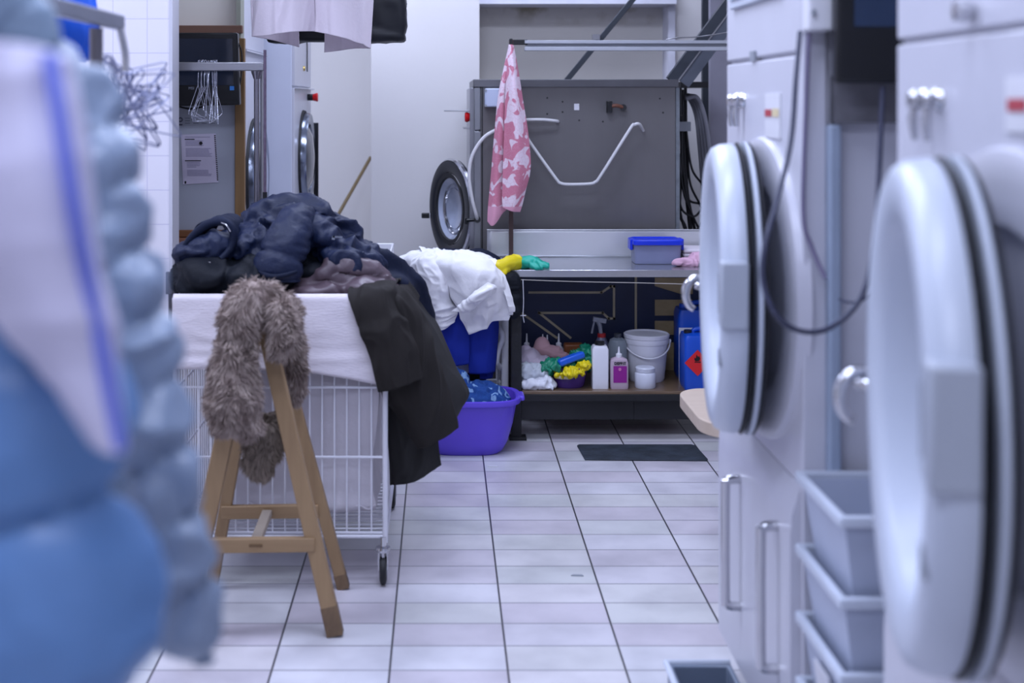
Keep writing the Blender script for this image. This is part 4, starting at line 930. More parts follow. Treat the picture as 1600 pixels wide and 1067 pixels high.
def fur(name, mb, m, parent, n=16000, length=.027, width=.0013, seed=0):
    m2, ar, cc, fn = base_mesh(mb, .008)
    rng = np.random.default_rng(seed); idx = rng.choice(len(ar), n, p=ar/ar.sum())
    p = cc[idx]+rng.normal(0, .003, (n, 3)); nr = fn[idx]
    clump = np.stack([vnoise(p*34, seed+1), vnoise(p*34, seed+2), vnoise(p*34, seed+3)], -1)
    flow = np.stack([vnoise(p*9, seed+4), vnoise(p*9, seed+5), vnoise(p*9, seed+6)], -1)
    d = nr*.75+clump*.75+flow*.5+np.array([0, 0, -.55])+rng.normal(0, .13, (n, 3)); d /= np.linalg.norm(d, axis=1, keepdims=True)
    L = length*rng.uniform(.65, 1.15, (n, 1))
    d2 = d+np.array([0, 0, -.55])+clump*.5; d2 /= np.linalg.norm(d2, axis=1, keepdims=True)
    s = np.cross(d, rng.normal(0, 1, (n, 3))); s /= np.linalg.norm(s, axis=1, keepdims=True)+1e-9; W = width*rng.uniform(.7, 1.3, (n, 1))
    q0 = p-nr*.003; q1 = q0+d*L*.5; q2 = q1+d2*L*.35; q3 = q2+(d2+np.array([0, 0, -.2]))*L*.25
    V = np.stack([q0-s*W, q0+s*W, q1-s*W*.9, q1+s*W*.9, q2-s*W*.6, q2+s*W*.6, q3], 1).reshape(-1, 3)
    org = np.array([0., 0, 0]); qn = parent
    while qn is not None: org += np.array(qn.location); qn = qn.parent
    nb = len(m2.vertices); cb = np.empty(nb*3); m2.vertices.foreach_get('co', cb); cb = cb.reshape(-1, 3)
    faces = [tuple(f.vertices) for f in m2.polygons]; b = np.arange(n)*7+nb
    Fq = np.concatenate([np.stack([b, b+1, b+3, b+2], 1), np.stack([b+2, b+3, b+5, b+4], 1)]).tolist(); Ft = np.stack([b+4, b+5, b+6], 1).tolist()
    me = bpy.data.meshes.new(name); me.from_pydata((np.concatenate([cb, V])-org).tolist(), [], faces+Fq+Ft)
    bpy.data.meshes.remove(m2)
    return link_mesh(name, me, m, parent)
def fur_mat():
    m = bpy.data.materials.new('brown_faux_fur'); m.use_nodes = True; nt = m.node_tree; N = nt.nodes; L = nt.links; b = N['Principled BSDF']
    tc = N.new('ShaderNodeTexCoord'); nz = N.new('ShaderNodeTexNoise'); nz.inputs['Scale'].default_value = 26; nz.inputs['Detail'].default_value = 5; L.new(tc.outputs['Object'], nz.inputs[0])
    cr = N.new('ShaderNodeValToRGB'); e = cr.color_ramp.elements; e[0].position = .3; e[1].position = .7; e[0].color = lin('#7a6963'); e[1].color = lin('#bfafa6'); L.new(nz.outputs[0], cr.inputs[0])
    L.new(cr.outputs[0], b.inputs['Base Color']); b.inputs['Roughness'].default_value = .75; b.inputs['Specular IOR Level'].default_value = .25
    return m
M_fur = fur_mat()
ft = thing('fur_collar', 'brown faux fur collar with two flaps draped over the wooden trestle', 'fur collar', P(400, 690, 3.66))
S = 3.66/F
mb = MB()
mb.tube([P(452, 500, 3.80), P(425, 474, 3.72), P(396, 468, 3.66), P(376, 492, 3.63), P(372, 530, 3.63), P(366, 580, 3.62), P(366, 630, 3.62), P(368, 666, 3.63)], [20*S, 26*S, 30*S, 27*S, 25*S, 31*S, 38*S, 24*S], 14, 3)
mb.ell(P(346, 640, 3.64), (20*S, .03, 36*S)); mb.ell(P(388, 655, 3.63), (20*S, .028, 28*S)); mb.ell(P(358, 590, 3.63), (30*S, .03, 45*S))
mb.ell(P(400, 470, 3.72), (42*S, .09, 22*S)); mb.ell(P(440, 490, 3.76), (22*S, .1, 30*S))
obj_f = fur('front_flap', mb, M_fur, ft, 24000, seed=3)
mb = MB(); mb.tube([P(430, 478, 3.66), P(440, 505, 3.635), P(438, 535, 3.635), P(434, 553, 3.64)], [22*S, 18*S, 17*S, 12*S], 12, 3)
mb.tube([P(440, 490, 3.84), P(452, 540, 3.86), P(459, 590, 3.88), P(458, 625, 3.88)], [20*S, 20*S, 18*S, 12*S], 12, 3)
fur('side_flap', mb, M_fur, ft, 12000, seed=8)
mb = MB(); mb.tube([P(412, 655, 3.76), P(412, 690, 3.78), P(406, 722, 3.78), P(402, 742, 3.78)], [26*S, 27*S, 25*S, 12*S], 12, 3)
fur('tail_flap', mb, mat('olive_brown_fur', '#8a7c70', .8, var=.2, vscale=30), ft, 9000, seed=12)

# ------------------------------------------------------------------ the heap of jackets in the cart
CY = 4.42
def E(mb, x, y, Y, a, b, c, rz=0):
    s = Y/F; mb.ell(P(x, y, Y), (a*s, c, b*s), Matrix.Rotation(math.radians(rz), 4, 'Y')); return mb
def T(mb, pts, n=16, sm=4): mb.tube([P(x, y, Y) for x, y, Y, r in pts], [r*Y/F for x, y, Y, r in pts], n, sm); return mb
mb = MB()
E(mb, 330, 432, 4.26, 56, 36, .15); E(mb, 395, 434, 4.26, 60, 34, .15); E(mb, 300, 432, 4.3, 27, 30, .12); E(mb, 440, 430, 4.36, 50, 26, .2); E(mb, 500, 415, 4.4, 60, 20, .2); E(mb, 420, 470, 4.5, 140, 22, .3)
tag(blob('jacket', M_blackc, mb, voxel=.008, amp=.02, freq=10, seed=41), 'black nylon jacket at the bottom left of the heap in the cart', 'jacket', 'jackets heaped in the cart')
t = thing('jacket', 'navy puffer jacket on top of the heap with one cuffed sleeve hanging forward', 'jacket', P(440, 400, 4.4), 'jackets heaped in the cart')
mb = MB()
E(mb, 400, 378, 4.42, 45, 42, .2, -30); E(mb, 455, 348, 4.5, 62, 35, .2); E(mb, 505, 365, 4.46, 52, 30, .2, 25); E(mb, 430, 335, 4.55, 45, 22, .16, -15)
T(mb, [(385, 370, 4.36, 14), (400, 345, 4.36, 14), (430, 325, 4.4, 13), (470, 319, 4.42, 12), (510, 335, 4.4, 14), (545, 365, 4.4, 14), (585, 398, 4.4, 13)])
T(mb, [(405, 365, 4.30, 16), (380, 400, 4.28, 12), (372, 415, 4.28, 8)])
T(mb, [(485, 355, 4.3, 16), (508, 372, 4.28, 15), (535, 385, 4.3, 13), (570, 398, 4.32, 12)])
E(mb, 545, 400, 4.4, 60, 22, .2, 15)
blob('jacket_body', M_navy, mb, t, voxel=.007, amp=.026, freq=11, seed=42)
# sleeve: open tube with cuff
def sleeve(name, path, m, parent, amp=.01, th=.004, seed=0, quilt=0, n=40, freq=14, sy=.75):
    pts = [P(x, y, Y) for x, y, Y, r in path]; rs = [r*Y/F for x, y, Y, r in path]; pts, rs = crv(pts, rs, 10)
    G = np.zeros((len(pts), n+1, 3))
    for i, p in enumerate(pts):
        tt = (pts[min(i+1, len(pts)-1)]-pts[max(i-1, 0)]).normalized(); u = tt.cross(Vector((0, 1, 0))).normalized(); v = tt.cross(u)
        for k in range(n+1):
            a = 2*PI*k/n; G[i, k] = p+(u*math.cos(a)+v*math.sin(a)*sy)*rs[i]
    cen = G[:, :-1].mean(1, keepdims=True); nn = G-cen; nn /= np.linalg.norm(nn, axis=-1, keepdims=True)
    d = folds(G, freq, seed, (.8, 1, 1.6))*amp
    if quilt: d = d+((np.abs(np.sin(np.linspace(0, quilt*PI, len(pts))))**.5)-.7)[:, None]*.012
    G = G+nn*d[..., None]; G[:, -1] = G[:, 0]
    mb = MB(); mb.grid(G); return obj(name, mb, m, parent, solid=th, auto=80)
sleeve('sleeve', [(478, 345, 4.34, 22), (462, 352, 4.24, 30), (446, 385, 4.19, 33), (436, 415, 4.17, 36), (433, 434, 4.17, 35)], M_navy, t, seed=5, amp=.007, quilt=3.2)
mb = MB(); T(mb, [(405, 424, 4.13, 3), (420, 431, 4.1, 4), (440, 431, 4.1, 4), (463, 424, 4.13, 3)]); obj('cuff_edge', mb, M_navy2, t)
# hood / folded sleeve at left, open end facing the camera
sleeve('hood', [(362, 362, 4.40, 26), (345, 368, 4.33, 30), (330, 376, 4.25, 30)], M_navy2, t, seed=15, amp=.006, sy=1.0)
mb = MB(); E(mb, 318, 392, 4.24, 34, 22, .06, -20); E(mb, 300, 396, 4.27, 28, 20, .08); E(mb, 340, 385, 4.24, 28, 26, .05, -30)
blob('hood_lining', M_navy, mb, t, voxel=.006, amp=.016, freq=16, seed=44)
mb = MB(); T(mb, [(282, 402, 4.23, 5), (296, 375, 4.22, 6), (322, 352, 4.21, 7), (348, 346, 4.20, 7), (364, 360, 4.2, 7), (362, 385, 4.2, 6), (345, 405, 4.18, 5)]); obj('hood_rim', mb, M_navy2, t)
mb = MB(); T(mb, [(346, 348, 4.185, 1.2), (354, 352, 4.18, 1.2), (360, 362, 4.18, 1)]); mb.box(P(324, 412, 4.16), P(329, 409, 4.15)); obj('zip_pull', mb, M_chrome, t)
mb = MB(); mb.box(P(519, 374, 4.16), P(523, 369, 4.15)); mb.box(P(520, 371, 4.158), P(535, 369, 4.15)); obj('zip_end', mb, M_chrome, t)
mb = MB(); mb.box(P(463, 395, 4.18), P(476, 388, 4.17)); obj('care_label', mb, mat('olive_label', '#7d7a5a', .7), t, bevel=.002)
mb = MB()
E(mb, 570, 405, 4.5, 50, 14, .22, 18); E(mb, 620, 428, 4.55, 40, 16, .2, 35); T(mb, [(520, 400, 4.36, 16), (580, 405, 4.4, 15), (625, 425, 4.45, 17), (652, 460, 4.5, 18), (662, 500, 4.52, 16), (672, 545, 4.55, 14)]); E(mb, 640, 470, 4.6, 30, 45, .15, -20)
E(mb, 560, 425, 4.5, 70, 22, .25, 10)
tag(blob('jacket', M_navy2, mb, voxel=.010, amp=.018, freq=8, seed=46), 'dark navy jacket sliding down the right side of the heap behind the dark coat', 'jacket', 'jackets heaped in the cart')
mb = MB()
E(mb, 500, 452, 4.27, 58, 16, .14); E(mb, 535, 430, 4.34, 58, 17, .14, 6); T(mb, [(468, 450, 4.24, 10), (500, 432, 4.22, 11), (525, 416, 4.24, 13), (560, 420, 4.25, 13), (600, 436, 4.28, 12)]); E(mb, 570, 450, 4.28, 50, 18, .12)
tag(blob('jacket', M_taupe, mb, voxel=.008, amp=.022, freq=11, seed=47, st=(.7, 1, 1.6)), 'shiny taupe jacket bundled at the front of the heap beside the fur', 'jacket', 'jackets heaped in the cart')

# dark coat over the right end of the cart
ct = thing('coat', 'dark charcoal wool coat draped down over the right end of the cart', 'coat', P(640, 757, 4.4))
ys = 4.10
G1 = patch([[(560, 446, 4.30), (580, 441, 4.32), (604, 438, 4.35), (630, 436, 4.42)],
            [(545, 462, 4.10), (570, 456, 4.09), (596, 452, 4.10), (617, 452, 4.16)],
            [(562, 512, 4.055), (585, 506, 4.035), (612, 500, 4.04), (634, 500, 4.09)],
            [(578, 562, 4.05), (600, 558, 4.025), (626, 549, 4.03), (650, 546, 4.08)],
            [(591, 613, 4.05), (615, 609, 4.02), (638, 600, 4.025), (658, 591, 4.07)]], 90, 70, .012, 8, 51, (1.4, 1, .5))
obj('front_sleeve', MB().grid(G1), M_coat, ct, solid=.006, auto=80)
G2 = patch([[(575, 440, 4.36), (605, 434, 4.40), (630, 436, 4.46), (642, 446, 4.55)],
            [(600, 470, 4.14), (622, 460, 4.12), (642, 470, 4.2), (658, 490, 4.3)],
            [(590, 540, 4.12), (628, 530, 4.085), (660, 535, 4.14), (684, 560, 4.24)],
            [(598, 612, 4.13), (635, 606, 4.09), (672, 606, 4.13), (702, 622, 4.22)],
            [(622, 650, 4.14), (652, 652, 4.10), (684, 648, 4.14), (713, 655, 4.22)],
            [(654, 700, 4.15), (668, 696, 4.12), (688, 686, 4.14), (714, 668, 4.21)]], 110, 80, .016, 7, 52, (1.4, 1, .45))
obj('coat_panel', MB().grid(G2), M_coat, ct, solid=.006, auto=80)
G3 = patch([[(604, 590, 4.24), (640, 590, 4.22), (680, 600, 4.24)],
            [(606, 650, 4.24), (645, 652, 4.21), (682, 660, 4.23)],
            [(607, 705, 4.24), (645, 706, 4.21), (686, 700, 4.23)],
            [(608, 759, 4.24), (645, 752, 4.21), (690, 727, 4.23)]], 80, 60, .014, 8, 53, (1.5, 1, .4))
obj('lower_tail', MB().grid(G3), mat('charcoal_lining', '#1c1b1c', .8, var=.1), ct, solid=.006, auto=80)
G4 = patch([[(636, 440, 4.5), (650, 450, 4.52), (662, 475, 4.56)],
            [(655, 500, 4.36), (672, 510, 4.4), (690, 525, 4.46)],
            [(676, 570, 4.3), (695, 575, 4.36), (714, 580, 4.42)],
            [(690, 640, 4.28), (712, 625, 4.33), (732, 613, 4.40)],
            [(692, 668, 4.28), (706, 655, 4.33), (716, 642, 4.38)]], 80, 50, .008, 6, 54, (1.4, 1, .5))
obj('rear_tail', MB().grid(G4), bpy.data.materials['charcoal_lining'], ct, solid=.006, auto=80)

# white plastic crate lid behind the heap
t = thing('white_crate', 'white plastic crate edge behind the navy jackets, left of the shirt', 'crate', P(588, 410, 5.3))
mb = MB(); open_box(mb, px(560, 5.3), 5.2, px(613, 5.3), 5.5, .5, P(0, 388, 5.3).z, .008, .012); obj('crate_body', mb, M_white2, t, bevel=.004)
mb = MB(); mb.box((px(558, 5.3), 5.19, P(0, 393, 5.3).z), (px(602, 5.3), 5.2, P(0, 386, 5.3).z)); obj('crate_rim', mb, M_white2, t, bevel=.003)
mb = MB(); mb.box(P(604, 404, 5.19), P(610, 396, 5.18)); obj('crate_catch', mb, M_grey, t)
mb = MB(); mb.box((px(562, 5.3), 5.22, 0), (px(610, 5.3), 5.48, .498)); tag(obj('side_stool', mb, M_white, bevel=.01), 'white box under the plastic crate behind the cart', 'box')

# ------------------------------------------------------------------ trolley with blue clothes and white shirt
TY0, TY1 = 5.98, 6.28
t = thing('garment_trolley', 'white tube trolley beside the bench, hung with blue clothes', 'trolley', (.1, TY0, 0))
xr = P(789, 0, TY0).x; xl = -.1; zt2 = .735
for x, y in ((xr, TY0), (xl, TY0), (xr-.012, TY1), (xl, TY1)):
    mb = MB(); mb.tube([(x, y, .02), (x, y, zt2-.02)], .0165, 14); obj('post', mb, M_white2, t)
mb = MB(); mb.tube([(xl, TY0, zt2), (xr, TY0, zt2), (xr-.012, TY1, zt2), (xl, TY1, zt2)], .014, 12, closed=True); mb.tube([(xl, TY0, .17), (xr, TY0, .17), (xr-.012, TY1, .17), (xl, TY1, .17)], .010, 12, closed=True); obj('frame', mb, M_white2, t)
mb = MB(); mb.tube([P(783, 575, 5.99), P(776, 566, 5.93), P(779, 545, 5.93), P(785, 530, 5.93), P(783, 518, 5.93), P(775, 510, 5.95), P(765, 508, 5.98)], .013, 12, 5); obj('bent_handle', mb, M_white2, t)
mb = MB(); mb.ell((.09, 6.14, .34), (.16, .13, .17)).ell((.02, 6.12, .45), (.13, .12, .12)); tag(blob('laundry_bag', M_blackc, mb, voxel=.012, amp=.02, freq=7, seed=61), 'black laundry bag inside the white trolley frame', 'bag')
t = thing('blue_overalls', 'royal blue overalls hanging over the trolley under the white shirt', 'overalls', (.1, 5.93, .3))
Yb = 5.86
mb = MB(); mb.grid(patch([[(655, 430, 6.1), (675, 428, 6.1), (705, 425, 6.1), (722, 430, 6.1)], [(662, 460, Yb), (690, 460, Yb-.05), (710, 458, Yb-.03), (728, 462, Yb)], [(672, 515, Yb), (695, 515, Yb-.03), (715, 515, Yb-.035), (733, 515, Yb)], [(684, 571, Yb+.01), (700, 572, Yb-.02), (716, 571, Yb-.02), (731, 568, Yb)]], 60, 40, .008, 7, 71, (1.5, 1, .4)))
obj('left_leg', mb, M_royal, t, solid=.006)
mb = MB(); mb.grid(patch([[(718, 425, 6.1), (740, 422, 6.1), (765, 425, 6.1), (778, 430, 6.1)], [(728, 460, Yb+.01), (745, 460, Yb-.02), (765, 462, Yb-.01), (780, 465, Yb+.04)], [(732, 525, Yb+.01), (745, 525, Yb-.01), (762, 525, Yb), (777, 520, Yb+.05)], [(734, 583, Yb+.02), (748, 584, Yb-.0), (762, 583, Yb+.01), (772, 580, Yb+.05)]], 60, 40, .008, 7, 72, (1.5, 1, .4)))
obj('right_leg', mb, M_royal, t, solid=.006)
mb = MB(); mb.grid(patch([[(745, 500, Yb+.06), (760, 500, Yb+.05), (778, 500, Yb+.08)], [(748, 545, Yb+.06), (762, 545, Yb+.05), (776, 545, Yb+.08)], [(750, 592, Yb+.06), (760, 592, Yb+.055), (768, 590, Yb+.07)]], 40, 30, .006, 7, 73, (1.5, 1, .4))); obj('back_layer', mb, M_royal, t, solid=.005)
mb = MB(); mb.ell((.02, 6.12, .74), (.17, .12, .08)).ell((.16, 6.12, .73), (.12, .12, .08)); tag(blob('folded_clothes', M_navy2, mb, voxel=.01, amp=.015, freq=8, seed=62), 'dark navy clothes lying on the trolley underneath the white shirt', 'clothes')
mb = MB(); mb.prism([P(x, y, 5.98) for x, y in ((707, 572), (733, 566), (735, 578), (725, 590), (712, 588))], (0, .004, 0)); tag(obj('white_tag', mb, mat('white_grey_paper', '#b9bccb', .6)), 'pale tag hanging below the left blue overall leg', 'tag')
# shirt
t = thing('shirt', 'white cotton shirt thrown over the clothes on the trolley', 'shirt', (.1, 5.8, .6))
Ys = 5.78
Gs = patch([[(640, 402, 6.12), (655, 396, 6.12), (675, 392, 6.12), (697, 396, 6.12)],
            [(622, 406, 5.90), (645, 397, 5.86), (676, 394, 5.84), (700, 408, 5.86)],
            [(642, 420, 5.82), (660, 414, 5.76), (684, 416, 5.74), (704, 432, 5.79)],
            [(655, 452, 5.81), (672, 448, 5.74), (692, 446, 5.73), (707, 462, 5.79)],
            [(661, 482, 5.81), (676, 478, 5.75), (694, 474, 5.74), (709, 478, 5.79)],
            [(664, 496, 5.81), (678, 494, 5.77), (696, 492, 5.75), (713, 490, 5.79)],
            [(673, 513, 5.80), (683, 515, 5.78), (694, 514, 5.76), (706, 504, 5.79)]], 110, 70, .013, 13, 81, (1, 1, 1.2))
obj('sleeve', MB().grid(Gs), M_shirt, t, solid=.0022, auto=80)
Gb = patch([[(655, 392, 6.14), (688, 394, 6.14), (725, 398, 6.14), (757, 402, 6.14), (775, 408, 6.1)],
            [(656, 391, 5.90), (690, 394, 5.87), (728, 396, 5.86), (760, 404, 5.86), (779, 420, 5.88)],
            [(676, 414, 5.76), (703, 412, 5.71), (738, 414, 5.69), (770, 424, 5.70), (787, 440, 5.77)],
            [(700, 446, 5.76), (716, 440, 5.70), (744, 440, 5.66), (772, 448, 5.68), (794, 462, 5.76)],
            [(709, 468, 5.76), (722, 472, 5.71), (744, 476, 5.69), (768, 480, 5.70), (801, 484, 5.76)],
            [(722, 492, 5.76), (732, 494, 5.72), (750, 496, 5.71), (770, 494, 5.72), (796, 492, 5.76)],
            [(735, 521, 5.76), (745, 518, 5.74), (758, 512, 5.74), (774, 503, 5.74), (794, 500, 5.76)]], 130, 110, .017, 7, 82, (1.1, 1, .9))
obj('shirt_body', MB().grid(Gb), M_shirt, t, solid=.0022, auto=80)
Gf = patch([[(706, 486, 5.69), (730, 466, 5.65), (762, 441, 5.63)], [(722, 488, 5.66), (745, 462, 5.60), (776, 448, 5.62)], [(738, 484, 5.67), (752, 470, 5.63), (774, 458, 5.65)]], 40, 60, .006, 16, 83)
obj('cuff_fold', MB().grid(Gf), M_shirt, t, solid=.003, auto=80)
Gf = patch([[(764, 404, 5.80), (774, 404, 5.80)], [(776, 425, 5.74), (788, 428, 5.76)], [(786, 452, 5.71), (798, 458, 5.74)], [(794, 478, 5.71), (805, 484, 5.74)], [(795, 488, 5.72), (801, 488, 5.74)]], 60, 20, .003, 12, 84)
obj('placket', MB().grid(Gf), M_shirt, t, solid=.003, auto=80)
# black bundle hanging at the bench corner
mb = MB(); E(mb, 798, 445, 5.78, 16, 20, .035); E(mb, 801, 465, 5.78, 15, 22, .035); E(mb, 801, 484, 5.78, 14, 14, .035); E(mb, 797, 432, 5.79, 10, 8, .025)
tag(blob('black_bundle', M_blackc, mb, voxel=.006, amp=.008, freq=12, seed=63), 'black padded cloth bundle hanging at the left corner of the bench', 'cloth')

# ------------------------------------------------------------------ pink towel
t = thing('towel', 'pink and white floral towel hanging from the black rail end', 'towel', P(797, 345, 6.12))
Yt = 6.13
M_tow = pattern_mat('pink_floral_terry', '#e2cfdb', '#c67a90', '#cf93a6', 15, .49, band=(.0, '#d79ab0'))
# the woven band sits at a fixed height of the cloth
for n_ in M_tow.node_tree.nodes:
    if n_.type == 'MATH' and n_.operation == 'LESS_THAN': n_.inputs[1].default_value = P(0, 322, Yt).z-t.location.z
Gt = patch([[(796, 70, Yt), (797, 70, Yt-.01), (799, 71, Yt+.01)],
            [(788, 105, Yt), (792, 106, Yt-.02), (800, 108, Yt+.02)],
            [(779, 150, Yt), (785, 150, Yt-.03), (797, 152, Yt+.025)],
            [(773, 210, Yt), (781, 210, Yt-.035), (795, 212, Yt+.025)],
            [(768, 270, Yt), (776, 270, Yt-.03), (793, 272, Yt+.025)],
            [(763, 325, Yt), (774, 328, Yt-.03), (792, 322, Yt+.025)],
            [(762, 346, Yt), (771, 352, Yt-.02), (788, 328, Yt+.01)]], 130, 36, .0, 8, 1)
obj('left_fold', MB().grid(Gt), M_tow, t, solid=.006, auto=80)
Gt = patch([[(796, 70, Yt-.01), (798, 70, Yt-.02), (801, 71, Yt)],
            [(793, 105, Yt-.028), (801, 104, Yt-.045), (808, 108, Yt)],
            [(790, 150, Yt-.028), (804, 148, Yt-.055), (815, 150, Yt)],
            [(788, 210, Yt-.028), (808, 208, Yt-.055), (824, 205, Yt)],
            [(786, 265, Yt-.028), (808, 266, Yt-.05), (828, 260, Yt)],
            [(785, 310, Yt-.028), (803, 315, Yt-.045), (820, 300, Yt)],
            [(786, 324, Yt-.028), (800, 330, Yt-.04), (812, 331, Yt-.01)]], 130, 60, .003, 6, 2, (1.5, 1, .4))
obj('right_fold', MB().grid(Gt), M_tow, t, solid=.006, auto=80)

# ------------------------------------------------------------------ left background: notice board, monitor, washers
WY = 5.54
t = thing('notice_board', 'magnetic white board in a brown wooden frame behind the garment rail', 'notice board', (-1.1, WY, .8))
bxl, bxr = -1.62, P(383, 0, WY).x
z0b, z1b = P(0, 362, WY).z, P(0, 40, WY).z
M_frw = wood_mat('board_frame_wood', '#8f7048', '#745430')
mb = MB(); mb.box((bxl, WY, z0b), (bxr-.03, WY+.015, z1b-.02)); obj('board_sheet', mb, mat('whiteboard_enamel', '#a9adb8', .35, var=.03, vscale=1), t)
mb = MB(); mb.box((P(368, 0, WY).x, WY-.02, z0b-.06), (bxr, WY+.015, P(0, 60, WY).z)); obj('frame_stile', mb, M_frw, t, bevel=.002)
mb = MB(); mb.box((bxl, WY-.02, P(0, 52, WY).z), (bxr-.01, WY+.015, z1b)); obj('frame_rail', mb, wood_mat('board_rail_wood', '#7d5a48', '#6a4838', (3, 40, 40)), t, bevel=.002)
mb = MB(); mb.box((bxl, WY-.03, z0b-.02), (P(370, 0, WY).x, WY+.015, z0b+.008)); obj('frame_rail', mb, wood_mat('board_low_rail', '#8a5b34', '#6e4426', (3, 40, 40)), t, bevel=.002)
mb = MB(); mb.box((-1.9, WY-.06, z0b-.085), (P(366, 0, WY).x, WY+.015, z0b-.022)); tag(obj('wooden_ledge', mb, wood_mat('reddish_ledge_wood', '#9a6a4c', '#7a4a34', (3, 40, 40)), bevel=.003), 'reddish wooden ledge directly below the notice board', 'ledge')
# paper sheet
Yp = WY-.004
t = thing('paper_notice', 'printed paper notice held by a round black magnet on the board', 'notice', P(312, 288, Yp))
mb = MB(); mb.prism([P(*a, Yp) for a in ((282.5, 210.5), (337, 208.5), (341, 285), (286, 288))], (0, .0015, 0)); pp = obj('sheet', mb, mat('printer_paper', '#c9c2d4', .8, var=.02), t)
mb = MB(); rng = random.Random(4)
def para(y0, y1, x0, x1, step=2.3):
    y = y0
    while y < y1:
        xe = x1-rng.uniform(0, 8); mb.box(P(x0+(y-210)*.04, y+.45, Yp-.0006), P(xe+(y-210)*.04, y-.35, Yp-.0001)); y += step
para(214, 216, 289, 330); para(220, 229, 289, 318); para(232, 246, 289, 332, 2.0); para(254, 263, 290, 312); para(266, 275, 290, 330, 2.0)
obj('text_line', mb, mat('faded_print', '#8f8aa6', .8), pp)
mb = MB(); mb.box(P(288.5, 218.4, Yp-.0007), P(304, 217, Yp-.0001)); mb.box(P(289, 251.8, Yp-.0007), P(314, 250.4, Yp-.0001)); mb.box(P(288.5, 287, Yp-.0007), P(291, 283, Yp-.0001)); obj('bold_line', mb, M_black, pp)
mb = MB()
for k in range(24):
    y = 212+k*3.0; mb.box(P(334.6+k*.19, y+.9, Yp-.0007), P(336.8+k*.19, y-.9, Yp-.0001))
obj('punched_hole', mb, bpy.data.materials['faded_print'] if False else M_black, pp)
c = P(314, 223.5, Yp); mb = MB(); mb.cyl(c, c+Vector((0, -.006, 0)), .0065, 18); obj('magnet', mb, M_black, t)
mb = MB(); mb.tube([P(282+2.9*math.cos(a), 187+2.9*math.sin(a), Yp) for a in [i*PI/8 for i in range(16)]], .0022, 6, closed=True); mb.box(P(279, 196, Yp), P(285, 194, Yp+.001))
for k in range(4):
    for j in range(3): mb.box(P(289+k*13, 185+j*4, Yp), P(297+k*13, 184.4+j*4, Yp+.001))
tag(obj('drawn_marks', mb, mat('marker_ink', '#3c3d52', .7)), 'faint printed marks and round black sign at the top of the white board', 'marks')

ym = 5.40
t = thing('monitor', 'black touch monitor with a small blue sticker mounted on the notice board', 'monitor', (P(320, 0, ym).x, ym, P(0, 165, ym).z))
mb = MB(); mb.prism([P(*a, ym) for a in ((210, 51), (371, 51), (374.5, 164), (210, 167))], (0, .045, 0)); obj('monitor_case', mb, M_black, t, bevel=.006)
mb = MB(); mb.prism([P(*a, ym-.001) for a in ((215, 60), (363, 60.5), (365, 133), (215, 133))], (0, .002, 0)); sc = obj('screen', mb, mat('dark_glass_screen', '#1c2536', .12, coat=.5), t)
mb = MB(); mb.box(P(359, 141, ym-.001), P(366, 134.5, ym+.001)); obj('blue_sticker', mb, mat('sky_blue_sticker', '#2f7fd0', .5), t)
text('logo_lettering', 'MSI', .016, P(299, 138, ym-.001), mat('silver_print', '#8c90a0', .4), t)
mb = MB(); mb.box(P(300, 120, ym+.04), P(330, 90, WY)); obj('mount', mb, M_black, t)
cable('cable', [(371, 64, 5.43), (377, 80, 5.43), (378, 105, 5.43), (375, 130, 5.43), (372, 140, 5.45)], .003, M_black, 'thin black cable bowing out beside the left monitor')
cable('cable', [(268, 160, 5.5), (282, 167, 5.5), (300, 170, 5.5), (320, 166, 5.5)], .004, M_black, 'black cable sagging just under the left monitor')

# white washers in the left rear corner, fronts facing the aisle
def left_washer(xf, y0, y1, label, zc, R, knob=None, seam=None):
    t = thing('laundry_machine', label, 'laundry machine', (xf, y0, 0))
    mb = MB(); mb.box((xf-.62, y0, .0), (xf-.012, y1, 2.2)); obj('body', mb, mat('bluish_white_enamel', '#cfd3e2', .35, var=.02) if 'bluish_white_enamel' not in bpy.data.materials else bpy.data.materials['bluish_white_enamel'], t, bevel=.004)
    zs_ = seam
    mb = MB(); mb.box((xf-.014, y0+.003, zs_+.005), (xf, y1-.003, 2.19)); obj('upper_panel', mb, M_white, t, bevel=.003)
    mb = MB(); mb.box((xf-.014, y0+.003, .1), (xf, y1-.003, zs_-.005)); obj('front_panel', mb, M_white, t, bevel=.003)
    mb = MB(); mb.box((xf, y0+.01, zs_-.008), (xf+.02, y1-.01, zs_-.002)); obj('drip_lip', mb, M_white, t)
    yc = (y0+y1)/2
    Mr = Matrix(((0, 0, 1, xf), (1, 0, 0, yc), (0, 1, 0, zc), (0, 0, 0, 1)))
    mb = MB(); mb.lathe([(R*.72, 0), (R*.76, .035), (R*.98, .04), (R*1.0, .03), (R, 0)], Mr, 56); d = obj('door', mb, mat('chrome_dark', '#8b93a3', .2, .9), t)
    mb = MB(); mb.lathe([(R*1.0, 0), (R*1.05, .012), (R*1.07, 0)], Mr, 56); obj('gasket', mb, M_rubber, d)
    mb = MB(); mb.lathe([(R*.76, .02), (R*.5, .05), (0, .06)], Mr, 40); obj('door_glass', mb, mat('dark_glass', '#20242e', .08, coat=1), d)
    if knob: mb = MB(); mb.box((xf+.03, y1-.16, zc-.35), (xf+.055, y1-.14, zc+.18)); obj('door_bar', mb, M_black, d)
    return t
t = left_washer(-.719, 6.42, 7.24, 'white laundry machine with red stop button in the left rear corner', 1.21, .235, knob=True, seam=P(0, 137, 6.8).z)
q = P(474, 152, 7.05); q.x = -.719
mb = MB(); mb.cyl(q, q+Vector((.03, 0, 0)), .018, 16); b_ = obj('button_collar', mb, M_black, t)
